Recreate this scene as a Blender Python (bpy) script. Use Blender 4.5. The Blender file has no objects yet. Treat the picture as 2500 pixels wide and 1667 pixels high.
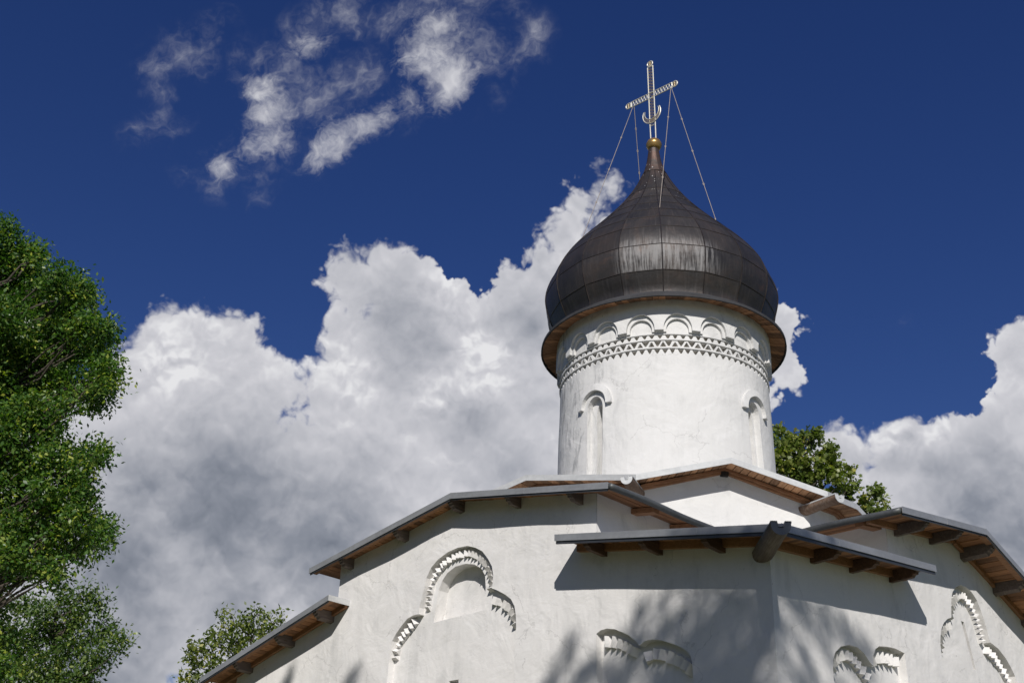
import bpy, math, random
import numpy as np
from mathutils import Vector, Matrix, noise as mn
from mathutils.geometry import delaunay_2d_cdt
R = math.radians
SC = bpy.context.scene
COL = SC.collection
random.seed(7)

# ------------------------------------------------------------------ camera
PITCH, ROLL, FPX = 0.47600122, 0.03914654, 2900.0
CAMP = Vector((0, 0, 1.7))
_F = Vector((0, math.cos(PITCH), math.sin(PITCH)))
_U0 = Vector((0, -math.sin(PITCH), math.cos(PITCH)))
_X0 = Vector((1, 0, 0))
_X = _X0*math.cos(ROLL) + _U0*math.sin(ROLL)
_U = -_X0*math.sin(ROLL) + _U0*math.cos(ROLL)
cam_d = bpy.data.cameras.new("camera"); cam = bpy.data.objects.new("camera", cam_d); COL.objects.link(cam)
m = Matrix((_X, _U, -_F)).transposed().to_4x4(); m.translation = CAMP
cam.matrix_world = m
cam_d.sensor_width = 36; cam_d.lens = FPX/2500*36
cam_d.clip_start = .1; cam_d.clip_end = 6000
cam_d.dof.use_dof = True; cam_d.dof.focus_distance = 25.0; cam_d.dof.aperture_fstop = 2.0
SC.camera = cam

def ray(px, py):
    return _F + _X*((px-1250)/FPX) - _U*((py-833.5)/FPX)
def atY(px, py, Y):
    d = ray(px, py); return CAMP + d*(Y/d.y)

# ------------------------------------------------------------------ node helper
class NG:
    def __init__(s, tree): s.t = tree; s.n = tree.nodes; s.l = tree.links
    def node(s, typ, **kw):
        n = s.n.new(typ)
        for k, v in kw.items():
            if k in n.inputs.keys() and not hasattr(n, k): n.inputs[k].default_value = v
            else: setattr(n, k, v)
        return n
    def put(s, n, name, v):
        i = n.inputs[name]
        if isinstance(v, bpy.types.NodeSocket): s.l.new(v, i)
        elif v is not None: i.default_value = v
    def math(s, op, a, b=None, c=None, clamp=False):
        n = s.n.new('ShaderNodeMath'); n.operation = op; n.use_clamp = clamp
        s.put(n, 0, a)
        if b is not None: s.put(n, 1, b)
        if c is not None: s.put(n, 2, c)
        return n.outputs[0]
    def vmath(s, op, a, b=None, scale=None):
        n = s.n.new('ShaderNodeVectorMath'); n.operation = op
        s.put(n, 0, a)
        if b is not None: s.put(n, 1, b)
        if scale is not None: s.put(n, 3, scale)
        return n.outputs['Value'] if op in ('DISTANCE', 'DOT_PRODUCT', 'LENGTH') else n.outputs[0]
    def noise(s, vec, scale, detail=4, rough=.5, dist=0, lac=2.0, typ='FBM', color=False):
        n = s.n.new('ShaderNodeTexNoise'); n.noise_type = typ
        if vec is not None: s.put(n, 'Vector', vec)
        n.inputs['Scale'].default_value = scale; n.inputs['Detail'].default_value = detail
        n.inputs['Roughness'].default_value = rough; n.inputs['Distortion'].default_value = dist
        n.inputs['Lacunarity'].default_value = lac
        return n.outputs['Color'] if color else n.outputs[0]
    def voro(s, vec, scale, detail=0, rough=.5, feat='F1', out='Distance', smooth=1.0, rand=1.0):
        n = s.n.new('ShaderNodeTexVoronoi'); n.feature = feat
        s.put(n, 'Vector', vec); n.inputs['Scale'].default_value = scale
        if 'Detail' in n.inputs: n.inputs['Detail'].default_value = detail; n.inputs['Roughness'].default_value = rough
        if feat == 'SMOOTH_F1': n.inputs['Smoothness'].default_value = smooth
        n.inputs['Randomness'].default_value = rand
        return n.outputs[out]
    def ramp(s, fac, stops, interp='LINEAR'):
        n = s.n.new('ShaderNodeValToRGB'); s.put(n, 0, fac); cr = n.color_ramp; cr.interpolation = interp
        while len(cr.elements) < len(stops): cr.elements.new(.5)
        for e, (p, c) in zip(cr.elements, stops):
            e.position = p; e.color = (c, c, c, 1) if isinstance(c, (int, float)) else (*c, 1)
        return n.outputs[0]
    def mix(s, fac, a, b, mode='MIX'):
        n = s.n.new('ShaderNodeMix'); n.data_type = 'RGBA'; n.blend_type = mode
        s.put(n, 0, fac); s.put(n, 6, a if isinstance(a, bpy.types.NodeSocket) else (*a, 1)); s.put(n, 7, b if isinstance(b, bpy.types.NodeSocket) else (*b, 1))
        return n.outputs[2]
    def sstep(s, x, a, b):
        n = s.n.new('ShaderNodeMapRange'); n.interpolation_type = 'SMOOTHSTEP'
        s.put(n, 0, x); n.inputs[1].default_value = a; n.inputs[2].default_value = b
        return n.outputs[0]
    def scalexyz(s, vec, sc, rotz=0):
        n = s.n.new('ShaderNodeMapping'); s.put(n, 'Vector', vec)
        n.inputs['Rotation'].default_value = (0, 0, rotz)
        r = n.outputs[0]
        return s.vmath('MULTIPLY', r, tuple(sc))

# ------------------------------------------------------------------ world: sky and clouds
SUN_AZ, SUN_EL = R(183.5), R(36.0)     # azimuth clockwise from +Y
SUND = Vector((math.sin(SUN_AZ)*math.cos(SUN_EL), math.cos(SUN_AZ)*math.cos(SUN_EL), math.sin(SUN_EL)))
def make_world():
    w = bpy.data.worlds.new("World"); SC.world = w; w.use_nodes = True
    w.node_tree.nodes.clear(); g = NG(w.node_tree)
    sky = g.node('ShaderNodeTexSky', sky_type='NISHITA', sun_disc=False, sun_elevation=SUN_EL,
                 sun_rotation=SUN_AZ, air_density=1.0, dust_density=.3, ozone_density=3.0)
    D0 = g.node('ShaderNodeTexCoord').outputs['Generated']
    D = g.vmath('NORMALIZE', D0)
    # deep polarised blue
    hs = g.node('ShaderNodeHueSaturation'); hs.inputs['Saturation'].default_value = SKY_SAT
    hs.inputs['Hue'].default_value = SKY_HUE
    hs.inputs['Value'].default_value = SKY_VAL; g.put(hs, 'Color', sky.outputs[0])
    blue = hs.outputs[0]
    # domain warp
    wc = g.noise(D, 5, 3, .55, color=True); wv = g.vmath('SUBTRACT', wc, (.5, .5, .5))
    wc2 = g.noise(D, 26, 3, .6, color=True); wv2 = g.vmath('SUBTRACT', wc2, (.5, .5, .5))
    P = g.vmath('ADD', g.vmath('ADD', D, g.vmath('SCALE', wv, scale=.045)), g.vmath('SCALE', wv2, scale=.016))
    def blobs(lst, pos, unit=None):
        cur = None
        for (x, y, r) in lst:
            c = ray(x, y).normalized()
            d = g.vmath('DISTANCE', pos, tuple(c))
            rho = r/2900*.93; k0 = rho if unit is None else unit/2900
            v = g.math('MULTIPLY_ADD', d, -1.0/k0, rho/k0)
            cur = v if cur is None else g.math('SMOOTH_MAX', cur, v, .14)
        return cur
    Sb = blobs(CUM, P, 150)
    n1 = g.noise(D, 17, 7, .52)
    dw = g.vmath('ADD', D, g.vmath('SCALE', wv2, scale=.03))
    bil = g.voro(dw, 24, 3, .55, 'F1')
    bil2 = g.voro(dw, 85, 2, .6, 'F1')
    fr_ = g.noise(D, 90, 6, .65)
    S2 = g.math('ADD', Sb, g.math('MULTIPLY', g.math('SUBTRACT', .40, bil), .34))
    S2 = g.math('ADD', S2, g.math('MULTIPLY', g.math('SUBTRACT', .42, bil2), .13))
    S2 = g.math('ADD', S2, g.math('MULTIPLY', g.math('SUBTRACT', fr_, .5), .15))
    S2 = g.math('ADD', S2, g.math('MULTIPLY', g.math('SUBTRACT', n1, .36), .80))
    soft = g.math('MULTIPLY_ADD', g.sstep(g.noise(D, 6, 2), .45, .62), .16, .05)
    cov = g.node('ShaderNodeMapRange', interpolation_type='SMOOTHSTEP')
    g.put(cov, 0, S2); cov.inputs[1].default_value = -.015; g.put(cov, 2, soft); cov = cov.outputs[0]
    # wisps
    W = blobs(WISP, g.vmath('ADD', P, g.vmath('SCALE', wv, scale=.05)), 110)
    sd_ = (_X*.80+_U*.60).normalized()
    DS_ = g.vmath('SUBTRACT', D, g.vmath('SCALE', g.vmath('MULTIPLY', tuple(sd_), (1, 1, 1)), scale=g.math('MULTIPLY', g.vmath('DOT_PRODUCT', D, tuple(sd_)), .45)))
    n2 = g.noise(g.vmath('ADD', DS_, g.vmath('SCALE', wv2, scale=.07)), 19, 12, .68)
    n3 = g.noise(g.vmath('ADD', D, g.vmath('SCALE', wv, scale=.05)), 30, 8, .6, typ='RIDGED_MULTIFRACTAL')
    W2 = g.math('ADD', g.math('MULTIPLY', W, .95), g.math('MULTIPLY', g.math('SUBTRACT', n2, .46), 4.6))
    W2 = g.math('ADD', W2, g.math('MULTIPLY', g.math('SUBTRACT', n3, 1.0), .22))
    wis = g.math('MULTIPLY', g.math('POWER', g.sstep(W2, -.60, 2.0), 1.6), .85)
    wis = g.math('MULTIPLY', wis, g.sstep(W, -.35, .25))
    WC = blobs(WCORE, P, 110)
    WC2 = g.math('ADD', g.math('MULTIPLY', WC, 1.7), g.math('ADD', g.math('MULTIPLY', g.math('SUBTRACT', n2, .45), 4.0), g.math('MULTIPLY', g.math('SUBTRACT', .42, bil), .25)))
    wis = g.math('MAXIMUM', wis, g.math('MULTIPLY', g.sstep(WC2, -.35, 1.1), .90))
    alpha = g.math('MAXIMUM', cov, wis)
    # cloud shade: billow relief seen against the sun, plus broad grey undersides
    up = tuple(Vector(_U)*.009)
    b_off = g.voro(g.vmath('ADD', dw, up), 24, 3, .55, 'F1')
    n_off = g.noise(g.vmath('ADD', D, up), 17, 7, .52)
    bright = g.sstep(g.math('ADD', blobs(BRIGHT, P, 120), g.math('MULTIPLY', g.math('SUBTRACT', n1, .5), .8)), -.2, 1.0)
    shade = g.sstep(g.math('ADD', blobs(SHADE, g.vmath('ADD', P, g.vmath('SCALE', wv, scale=.03)), 210), g.math('MULTIPLY', g.math('SUBTRACT', n1, .5), .30)), -.30, 1.10)
    low = g.math('SUBTRACT', g.noise(D, 8, 3, .5), g.noise(g.vmath('ADD', D, tuple(Vector(_U)*.03)), 8, 3, .5))
    rel = g.math('MULTIPLY', g.math('SUBTRACT', b_off, bil), g.math('MULTIPLY_ADD', bright, .50, .24))
    rel = g.math('ADD', rel, g.math('MULTIPLY', g.math('SUBTRACT', n1, n_off), .40))
    rel = g.math('ADD', rel, g.math('MULTIPLY', low, .34))
    core = g.noise(dw, 10, 5, .5)
    lit = g.math('SUBTRACT', .77, g.math('MULTIPLY', shade, .56))
    lit = g.math('ADD', lit, rel)
    lit = g.math('ADD', lit, g.math('MULTIPLY', g.math('SUBTRACT', core, .5), .12))
    lit = g.math('ADD', lit, g.math('MULTIPLY', bright, .24), clamp=True)
    edge = g.math('SUBTRACT', 1.0, g.sstep(S2, .0, .35))
    lit = g.math('ADD', lit, g.math('MULTIPLY', edge, .08), clamp=True)
    ccol = g.ramp(lit, [(0, (.130, .152, .195)), (.3, (.25, .27, .32)), (.6, (.44, .45, .495)), (.85, (.60, .60, .64)), (1, (.78, .78, .80))])
    ccol = g.mix(1.0, ccol, (CLOUDV, CLOUDV, CLOUDV), 'MULTIPLY')
    col = g.mix(alpha, blue, ccol)
    bg = g.node('ShaderNodeBackground'); g.put(bg, 'Color', col); bg.inputs['Strength'].default_value = .1
    out = g.node('ShaderNodeOutputWorld'); g.l.new(bg.outputs[0], out.inputs[0])
    w.cycles.sampling_method = 'MANUAL'; w.cycles.sample_map_resolution = 512

SKY_SAT, SKY_HUE, SKY_VAL, CLOUDV = 1.28, .5235, .575, 10.0
# cloud masses: (px, py, radius) of directions in the sky
CUM = [(150,1180,190),(40,1300,250),(0,1520,260),(450,900,175),(530,850,160),(620,930,140),(330,1030,190),(500,1100,260),(300,1300,260),(250,1550,280),(520,1400,280),(700,1150,220),(350,930,130),
       (885,700,145),(925,640,125),(985,690,130),(850,830,135),(980,820,170),(900,950,220),(1100,770,110),(1060,710,80),(1150,900,190),(1150,1080,230),(900,1250,260),(650,1600,250),
       (1290,700,100),(1270,760,120),(1350,660,85),(1400,590,90),(1455,520,85),(1440,490,70),(1300,850,200),(1450,700,150),(1350,1050,200),(1600,700,170),(1700,900,220),(1500,620,140),(1500,1000,250),(1400,850,200),(1480,470,95),(1430,490,95),(1400,560,105),(1350,650,120),(1330,720,120),(1500,560,130),(1290,720,110),(1220,800,110),
       (1860,890,130),(1890,830,90),(1850,960,110),(1910,810,105),(1880,760,80),(1800,850,180),(1920,900,110),(1870,970,80),
       (2020,1130,85),(2080,1150,110),(2070,1060,60),(2190,1090,110),(2290,1080,105),(2370,1100,100),(2250,1200,190),(2130,1300,150),(2400,1200,200),(2510,1000,105),(2530,890,125),(2540,840,120),(2450,1080,100),(2420,1350,170),(1950,1200,110),(2520,1130,120)]
SHADE = [(530,1230,260),(330,1200,170),(650,1250,200),(300,1400,220),(800,1330,230),(250,1620,220),(600,1460,170),(1010,870,130),(950,800,110),(860,1180,110),
         (2400,1250,190),(2500,1290,190),(2300,1190,110),(2180,1150,60),(1860,1250,80),(1170,1040,90),(1260,1150,110),(1330,780,110)]
BRIGHT = [(1080,720,70),(1110,770,70),(1150,830,90),(820,860,80),(870,930,80),(1200,900,120),(1050,960,90),(2160,1090,80),(2260,1050,70),(1420,600,60),(420,880,100),(500,790,70),(700,1480,60)]
WCORE = [(1045,145,85),(1060,90,50),(1085,200,85),(1000,250,40),(640,235,60),(650,280,70),(655,335,60),(690,345,40),(940,275,50),(885,310,52),(830,345,50),(785,375,46),(750,115,40),(545,410,44),(1000,255,50),(620,370,36)]
WISP = [(420,120,55),(470,80,40),(500,40,30),(450,150,50),(370,160,45),(360,220,28),(360,280,26),(360,345,45),(400,340,35),(560,130,34),(610,135,34),(650,160,45),(740,100,80),(760,50,55),(830,30,60),(860,70,50),(690,180,70),(620,230,75),(660,270,90),(740,230,90),(820,200,70),(900,200,70),(870,250,80),
        (960,60,60),(1040,40,60),(1120,50,55),(1190,30,40),(1060,140,95),(1140,160,70),(1190,150,45),(1235,115,36),(1260,90,28),(1000,270,80),(1080,260,60),(900,310,70),(860,370,50),(820,400,45),(760,360,60),(700,350,70),(650,400,55),(620,440,50),(640,490,36),(560,400,55),(500,420,45),(520,470,50),(470,450,36),(1180,220,30),(2210,800,10),(900,300,60),(840,340,60),(940,270,60),(780,380,50),(600,330,50),(640,300,60),(620,380,60),(560,440,60),(1150,200,40)]
make_world()

sun_d = bpy.data.lights.new("sun", 'SUN'); sun = bpy.data.objects.new("sun", sun_d); COL.objects.link(sun)
sun_d.energy = 4.7; sun_d.angle = R(.53); sun_d.color = (1.0, .965, .92)
sun.rotation_euler = (-SUND).to_track_quat('-Z', 'Y').to_euler(); sun.location = (0, -20, 40)
SC.view_settings.view_transform = 'Standard'; SC.view_settings.look = 'None'
SC.view_settings.exposure = 0.0; SC.view_settings.gamma = 1.0

# ------------------------------------------------------------------ materials
def newmat(name):
    m = bpy.data.materials.new(name); m.use_nodes = True; m.node_tree.nodes.clear()
    g = NG(m.node_tree); b = g.node('ShaderNodeBsdfPrincipled'); o = g.node('ShaderNodeOutputMaterial')
    g.l.new(b.outputs[0], o.inputs[0])
    return m, g, b, o
def objco(g): return g.node('ShaderNodeTexCoord').outputs['Object']
def bump(g, b, h, strength=.3, dist=.02):
    n = g.node('ShaderNodeBump'); n.inputs['Strength'].default_value = strength; n.inputs['Distance'].default_value = dist
    g.put(n, 'Height', h); g.l.new(n.outputs[0], b.inputs['Normal'])
def mat_plaster(name, base=(.69, .672, .65), grime=.5, low=(.40, .40, .39), stain=False):
    m, g, b, o = newmat(name); co = objco(g)
    big = g.noise(co, .7, 5, .6, 1.0); mid = g.noise(g.scalexyz(co, (1, 1, .45)), 3.0, 6, .65, .6)
    fine = g.noise(co, 22, 5, .6)
    f = g.math('ADD', g.math('MULTIPLY', big, .55), g.math('MULTIPLY', mid, .45))
    dirt = g.sstep(f, .50, .72)
    c = g.mix(g.math('MULTIPLY', dirt, grime), base, low)
    c = g.mix(g.math('MULTIPLY', g.sstep(fine, .45, .75), .10), c, (.50, .48, .45))
    pale = g.sstep(g.noise(co, 1.7, 4, .6, .4), .52, .75)
    c = g.mix(g.math('MULTIPLY', pale, .35), c, (.74, .73, .72))
    sp = g.voro(co, 3.1, 0, out='Distance'); wn = g.noise(co, 5, 2)
    spot = g.math('MULTIPLY', g.math('LESS_THAN', sp, .035), g.math('GREATER_THAN', wn, .5))
    c = g.mix(g.math('MULTIPLY', spot, .75), c, (.10, .09, .08))
    rain = g.noise(g.scalexyz(co, (3.2, 3.2, .22)), 1.0, 6, .62, .4)
    c = g.mix(g.math('MULTIPLY', g.math('MULTIPLY', g.sstep(rain, .50, .70), g.sstep(big, .42, .6)), .30), c, (.42, .42, .41))
    ck = g.voro(g.vmath('ADD', co, g.vmath('SCALE', g.noise(co, 2.5, 4, .6, color=True), scale=.5)), .75, feat='DISTANCE_TO_EDGE')
    crack = g.math('MULTIPLY', g.math('LESS_THAN', ck, .006), g.math('GREATER_THAN', g.noise(co, .9, 3), .52))
    c = g.mix(g.math('MULTIPLY', crack, .30), c, (.32, .31, .30))
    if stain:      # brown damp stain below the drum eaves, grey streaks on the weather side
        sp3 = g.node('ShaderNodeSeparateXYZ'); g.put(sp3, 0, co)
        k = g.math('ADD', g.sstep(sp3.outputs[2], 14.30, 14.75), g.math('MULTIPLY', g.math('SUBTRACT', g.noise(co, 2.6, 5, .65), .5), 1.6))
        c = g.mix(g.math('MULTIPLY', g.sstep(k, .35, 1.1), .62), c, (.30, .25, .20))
        st = g.noise(g.scalexyz(co, (2.2, 2.2, .5)), 1.6, 7, .68, 1.2)
        sd = g.math('MULTIPLY', g.sstep(st, .50, .66), g.math('SUBTRACT', 1.0, g.sstep(sp3.outputs[0], 1.5, 2.7)))
        c = g.mix(g.math('MULTIPLY', sd, .7), c, (.24, .245, .25))
    g.put(b, 'Base Color', c); b.inputs['Roughness'].default_value = .92
    b.inputs['Specular IOR Level'].default_value = .2
    tr = g.noise(g.scalexyz(co, (1, 1, 1.6)), 5, 6, .62, 1.2)
    ridg = g.noise(co, 11, 3, .5, .8, typ='RIDGED_MULTIFRACTAL')
    soft = g.noise(co, 1.6, 3, .5, .5)
    h = g.math('ADD', g.math('MULTIPLY', soft, 1.3), g.math('MULTIPLY', tr, .16))
    scr = g.math('MULTIPLY', g.sstep(ridg, 1.0, 1.6), g.sstep(g.noise(co, 1.1, 3), .52, .62))
    h = g.math('ADD', h, g.math('ADD', g.math('MULTIPLY', fine, .03), g.math('MULTIPLY', scr, .05)))
    bump(g, b, h, .5, .06)
    return m
def mat_wood(name, axis_ang, c1, c2, c3, rough=.8, usetint=True):
    """boards: grain runs along the horizontal direction axis_ang (radians from +X)"""
    m, g, b, o = newmat(name); co = objco(g)
    v = g.scalexyz(co, (1.6, 26, 26), -axis_ang)
    gr = g.noise(v, 1.0, 5, .65, .6); blot = g.noise(co, 2.2, 4, .6)
    c = g.ramp(g.math('ADD', g.math('MULTIPLY', gr, .65), g.math('MULTIPLY', blot, .35)), [(.28, c1), (.5, c2), (.72, c3)])
    if usetint:
        a = g.node('ShaderNodeAttribute', attribute_name='tint').outputs['Fac']
        c = g.mix(1.0, c, g.ramp(a, [(0, (.45, .43, .42)), (1, (1.25, 1.15, 1.05))]), 'MULTIPLY')
    kn = g.voro(g.scalexyz(co, (1.2, 6, 6), -axis_ang), 1.3)
    c = g.mix(g.math('MULTIPLY', g.math('LESS_THAN', kn, .10), .6), c, (.05, .025, .012))
    g.put(b, 'Base Color', c); b.inputs['Roughness'].default_value = rough
    bump(g, b, gr, .4, .006)
    return m
def mat_metal(name, base, rough=.45, metallic=.3, var=.12):
    m, g, b, o = newmat(name); co = objco(g)
    n = g.noise(g.scalexyz(co, (1, 1, 3)), 1.5, 5, .6)
    n2 = g.noise(co, 14, 4, .6)
    c = g.mix(g.sstep(g.math('ADD', g.math('MULTIPLY', n, .7), g.math('MULTIPLY', n2, .3)), .35, .65), tuple(x*(1-var) for x in base), tuple(min(1, x*(1+var)) for x in base))
    g.put(b, 'Base Color', c); b.inputs['Roughness'].default_value = rough; b.inputs['Metallic'].default_value = metallic
    bump(g, b, n2, .08, .01)
    return m
def mat_dome():
    m, g, b, o = newmat('weathered_copper'); 
    uv = g.node('ShaderNodeUVMap').outputs[0]; co = objco(g)
    sx = g.node('ShaderNodeSeparateXYZ'); g.put(sx, 0, uv); U_, V_ = sx.outputs[0], sx.outputs[1]
    st = g.noise(g.vmath('MULTIPLY', uv, (330, 1.3, 1)), 1.0, 5, .68)          # rain streaks down the sheets
    st2 = g.noise(g.vmath('MULTIPLY', uv, (30, .7, 1)), 1.0, 4, .6)
    bl = g.noise(co, .9, 5, .62, .7); bl2 = g.noise(co, 3.2, 4, .6, .5)
    a = g.node('ShaderNodeAttribute', attribute_name='tint').outputs['Fac']
    c = g.ramp(bl, [(.32, (.030, .028, .029)), (.5, (.047, .043, .041)), (.68, (.070, .054, .045))])
    c = g.mix(g.math('MULTIPLY', g.sstep(st, .50, .78), .40), c, (.135, .122, .115))
    c = g.mix(g.math('MULTIPLY', g.sstep(st2, .53, .75), .45), c, (.030, .027, .030))
    c = g.mix(g.math('MULTIPLY', g.sstep(bl2, .60, .80), .32), c, (.13, .070, .045))
    top = g.math('MULTIPLY', g.sstep(V_, 18.8, 20.2), g.sstep(bl2, .38, .6)); c = g.mix(g.math('MULTIPLY', top, .55), c, (.11, .060, .042))
    c = g.mix(1.0, c, g.ramp(a, [(0, (.82, .82, .84)), (1, (1.22, 1.18, 1.16))]), 'MULTIPLY')
    # sun highlight painted pale into the front sheets, broken by chalky streaks
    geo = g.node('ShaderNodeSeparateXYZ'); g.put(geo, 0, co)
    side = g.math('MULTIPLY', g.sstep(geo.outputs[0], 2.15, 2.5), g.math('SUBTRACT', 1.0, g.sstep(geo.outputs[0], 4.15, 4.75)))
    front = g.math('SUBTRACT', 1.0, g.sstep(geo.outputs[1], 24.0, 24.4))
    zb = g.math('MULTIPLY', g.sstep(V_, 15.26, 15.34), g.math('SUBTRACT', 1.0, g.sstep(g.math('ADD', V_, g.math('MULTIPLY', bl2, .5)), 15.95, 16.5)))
    sun_glint = g.math('MULTIPLY', g.math('MULTIPLY', side, front), zb)
    sun_glint = g.math('MULTIPLY', sun_glint, g.sstep(g.math('ADD', g.math('MULTIPLY', st, .82), g.math('MULTIPLY', bl2, .18)), .40, .60))
    c = g.mix(g.math('MULTIPLY', sun_glint, .60), c, (.34, .33, .325))
    # bird droppings round the neck
    vo = g.voro(g.vmath('MULTIPLY', co, (1, 1, .45)), 11, 0); vz = g.sstep(V_, 17.6, 19.4)
    rnd = g.noise(co, 4, 3)
    spl = g.math('MULTIPLY', g.math('LESS_THAN', vo, .17), g.math('MULTIPLY', vz, g.math('GREATER_THAN', rnd, .50)))
    c = g.mix(g.math('MULTIPLY', spl, .8), c, (.42, .42, .40))
    g.put(b, 'Base Color', c); g.put(b, 'Metallic', g.math('MULTIPLY', g.math('SUBTRACT', 1.0, sun_glint), .55))
    r = g.math('ADD', .40, g.math('MULTIPLY', st, .22)); r = g.math('ADD', r, g.math('MULTIPLY', sun_glint, .15)); g.put(b, 'Roughness', r)
    dent = g.noise(co, 2.6, 3, .5)
    bump(g, b, g.math('ADD', g.math('MULTIPLY', dent, 1.0), g.math('MULTIPLY', st, .05)), .35, .05)
    return m
def mat_plain(name, col, rough=.6, metallic=0, bscale=30, bs=.1):
    m, g, b, o = newmat(name); co = objco(g); n = g.noise(co, bscale, 4, .6)
    c = g.mix(n, tuple(x*.75 for x in col), tuple(min(1, x*1.2) for x in col))
    g.put(b, 'Base Color', c); b.inputs['Roughness'].default_value = rough; b.inputs['Metallic'].default_value = metallic
    bump(g, b, n, bs, .01); return m
def mat_leaf(name, ca, cb, cc):
    m, g, b, o = newmat(name)
    a = g.node('ShaderNodeAttribute', attribute_name='tint').outputs['Fac']
    c = g.ramp(a, [(0, ca), (.55, cb), (.9, cc), (1, (cc[0]*1.5, cc[1]*1.3, cc[2]))])
    g.put(b, 'Base Color', c); b.inputs['Roughness'].default_value = .42; b.inputs['Specular IOR Level'].default_value = .45
    t = g.node('ShaderNodeBsdfTranslucent'); g.put(t, 'Color', g.mix(1.0, c, (1.35, 1.7, .55), 'MULTIPLY'))
    mx = g.node('ShaderNodeMixShader'); mx.inputs[0].default_value = .35
    g.l.new(b.outputs[0], mx.inputs[1]); g.l.new(t.outputs[0], mx.inputs[2]); g.l.new(mx.outputs[0], o.inputs[0])
    return m
def mat_bark(name, c1, c2):
    m, g, b, o = newmat(name); co = objco(g); n = g.noise(g.scalexyz(co, (1, 1, .25)), 14, 6, .65, .5)
    g.put(b, 'Base Color', g.mix(g.sstep(n, .35, .7), c1, c2)); b.inputs['Roughness'].default_value = .9
    bump(g, b, n, .8, .03); return m

ANG_L = math.atan2(.70528545, -.70892343)   # direction of the left facade, running away to the left
ANG_R = math.atan2(.70892343, .70528545)
MP = mat_plaster('whitewashed_plaster')
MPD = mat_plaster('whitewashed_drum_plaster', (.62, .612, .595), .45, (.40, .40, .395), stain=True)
MPIT = mat_plain('bounce_tinted_plaster', (.60, .55, .48), .9, 0, 18, .3)  # frieze pit floors: warm bounced light put into the colour as beige
WOODC = ((.15, .068, .032), (.38, .19, .092), (.55, .31, .165))
MWL = mat_wood('pine_boards_left', ANG_R, *WOODC)
MWR = mat_wood('pine_boards_right', ANG_L, *WOODC)
MWF = mat_wood('pine_boards_front', R(90), (.24, .125, .065), (.50, .29, .16), (.68, .45, .28))
MBEAM = mat_wood('grey_weathered_beam', R(45), (.055, .042, .036), (.13, .10, .085), (.24, .19, .155), .85, False)
MBEAMD = mat_wood('brown_beam', R(45), (.035, .02, .013), (.10, .055, .034), (.22, .12, .07), .85, False)
MTRIM = mat_wood('brown_trim', R(0), (.13, .06, .03), (.29, .145, .072), (.42, .23, .125), .8, False)
MFAS = mat_metal('grey_zinc_flashing', (.30, .305, .31), .42, .35)
MFASL = mat_metal('light_zinc_flashing', (.47, .475, .47), .5, .1)
MCAP = mat_metal('dark_zinc', (.12, .125, .135), .5, .3)
MDRIP = mat_metal('dark_drip_edge', (.045, .048, .055), .5, .3)
MROLL = mat_metal('dark_roll_trim', (.085, .09, .09), .5, .4, .3)
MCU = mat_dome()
MLOG = mat_wood('weathered_log', R(90), (.035, .025, .018), (.12, .092, .07), (.24, .20, .165), .9, False)
MLOGB = mat_wood('brown_log', R(20), (.07, .035, .02), (.15, .095, .062), (.26, .21, .165), .9, False)
MSIL = mat_plain('pale_silvered_iron', (.52, .50, .43), .45, .35, 30, .1)
MGOLD = mat_metal('dull_gilding', (.48, .30, .11), .35, .75, .2)
MROPE = mat_plain('rusty_chain_iron', (.27, .235, .205), .7, .2, 6, .2)
MBLACK = mat_plain('dark_hollow', (.02, .018, .016), .9)

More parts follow.
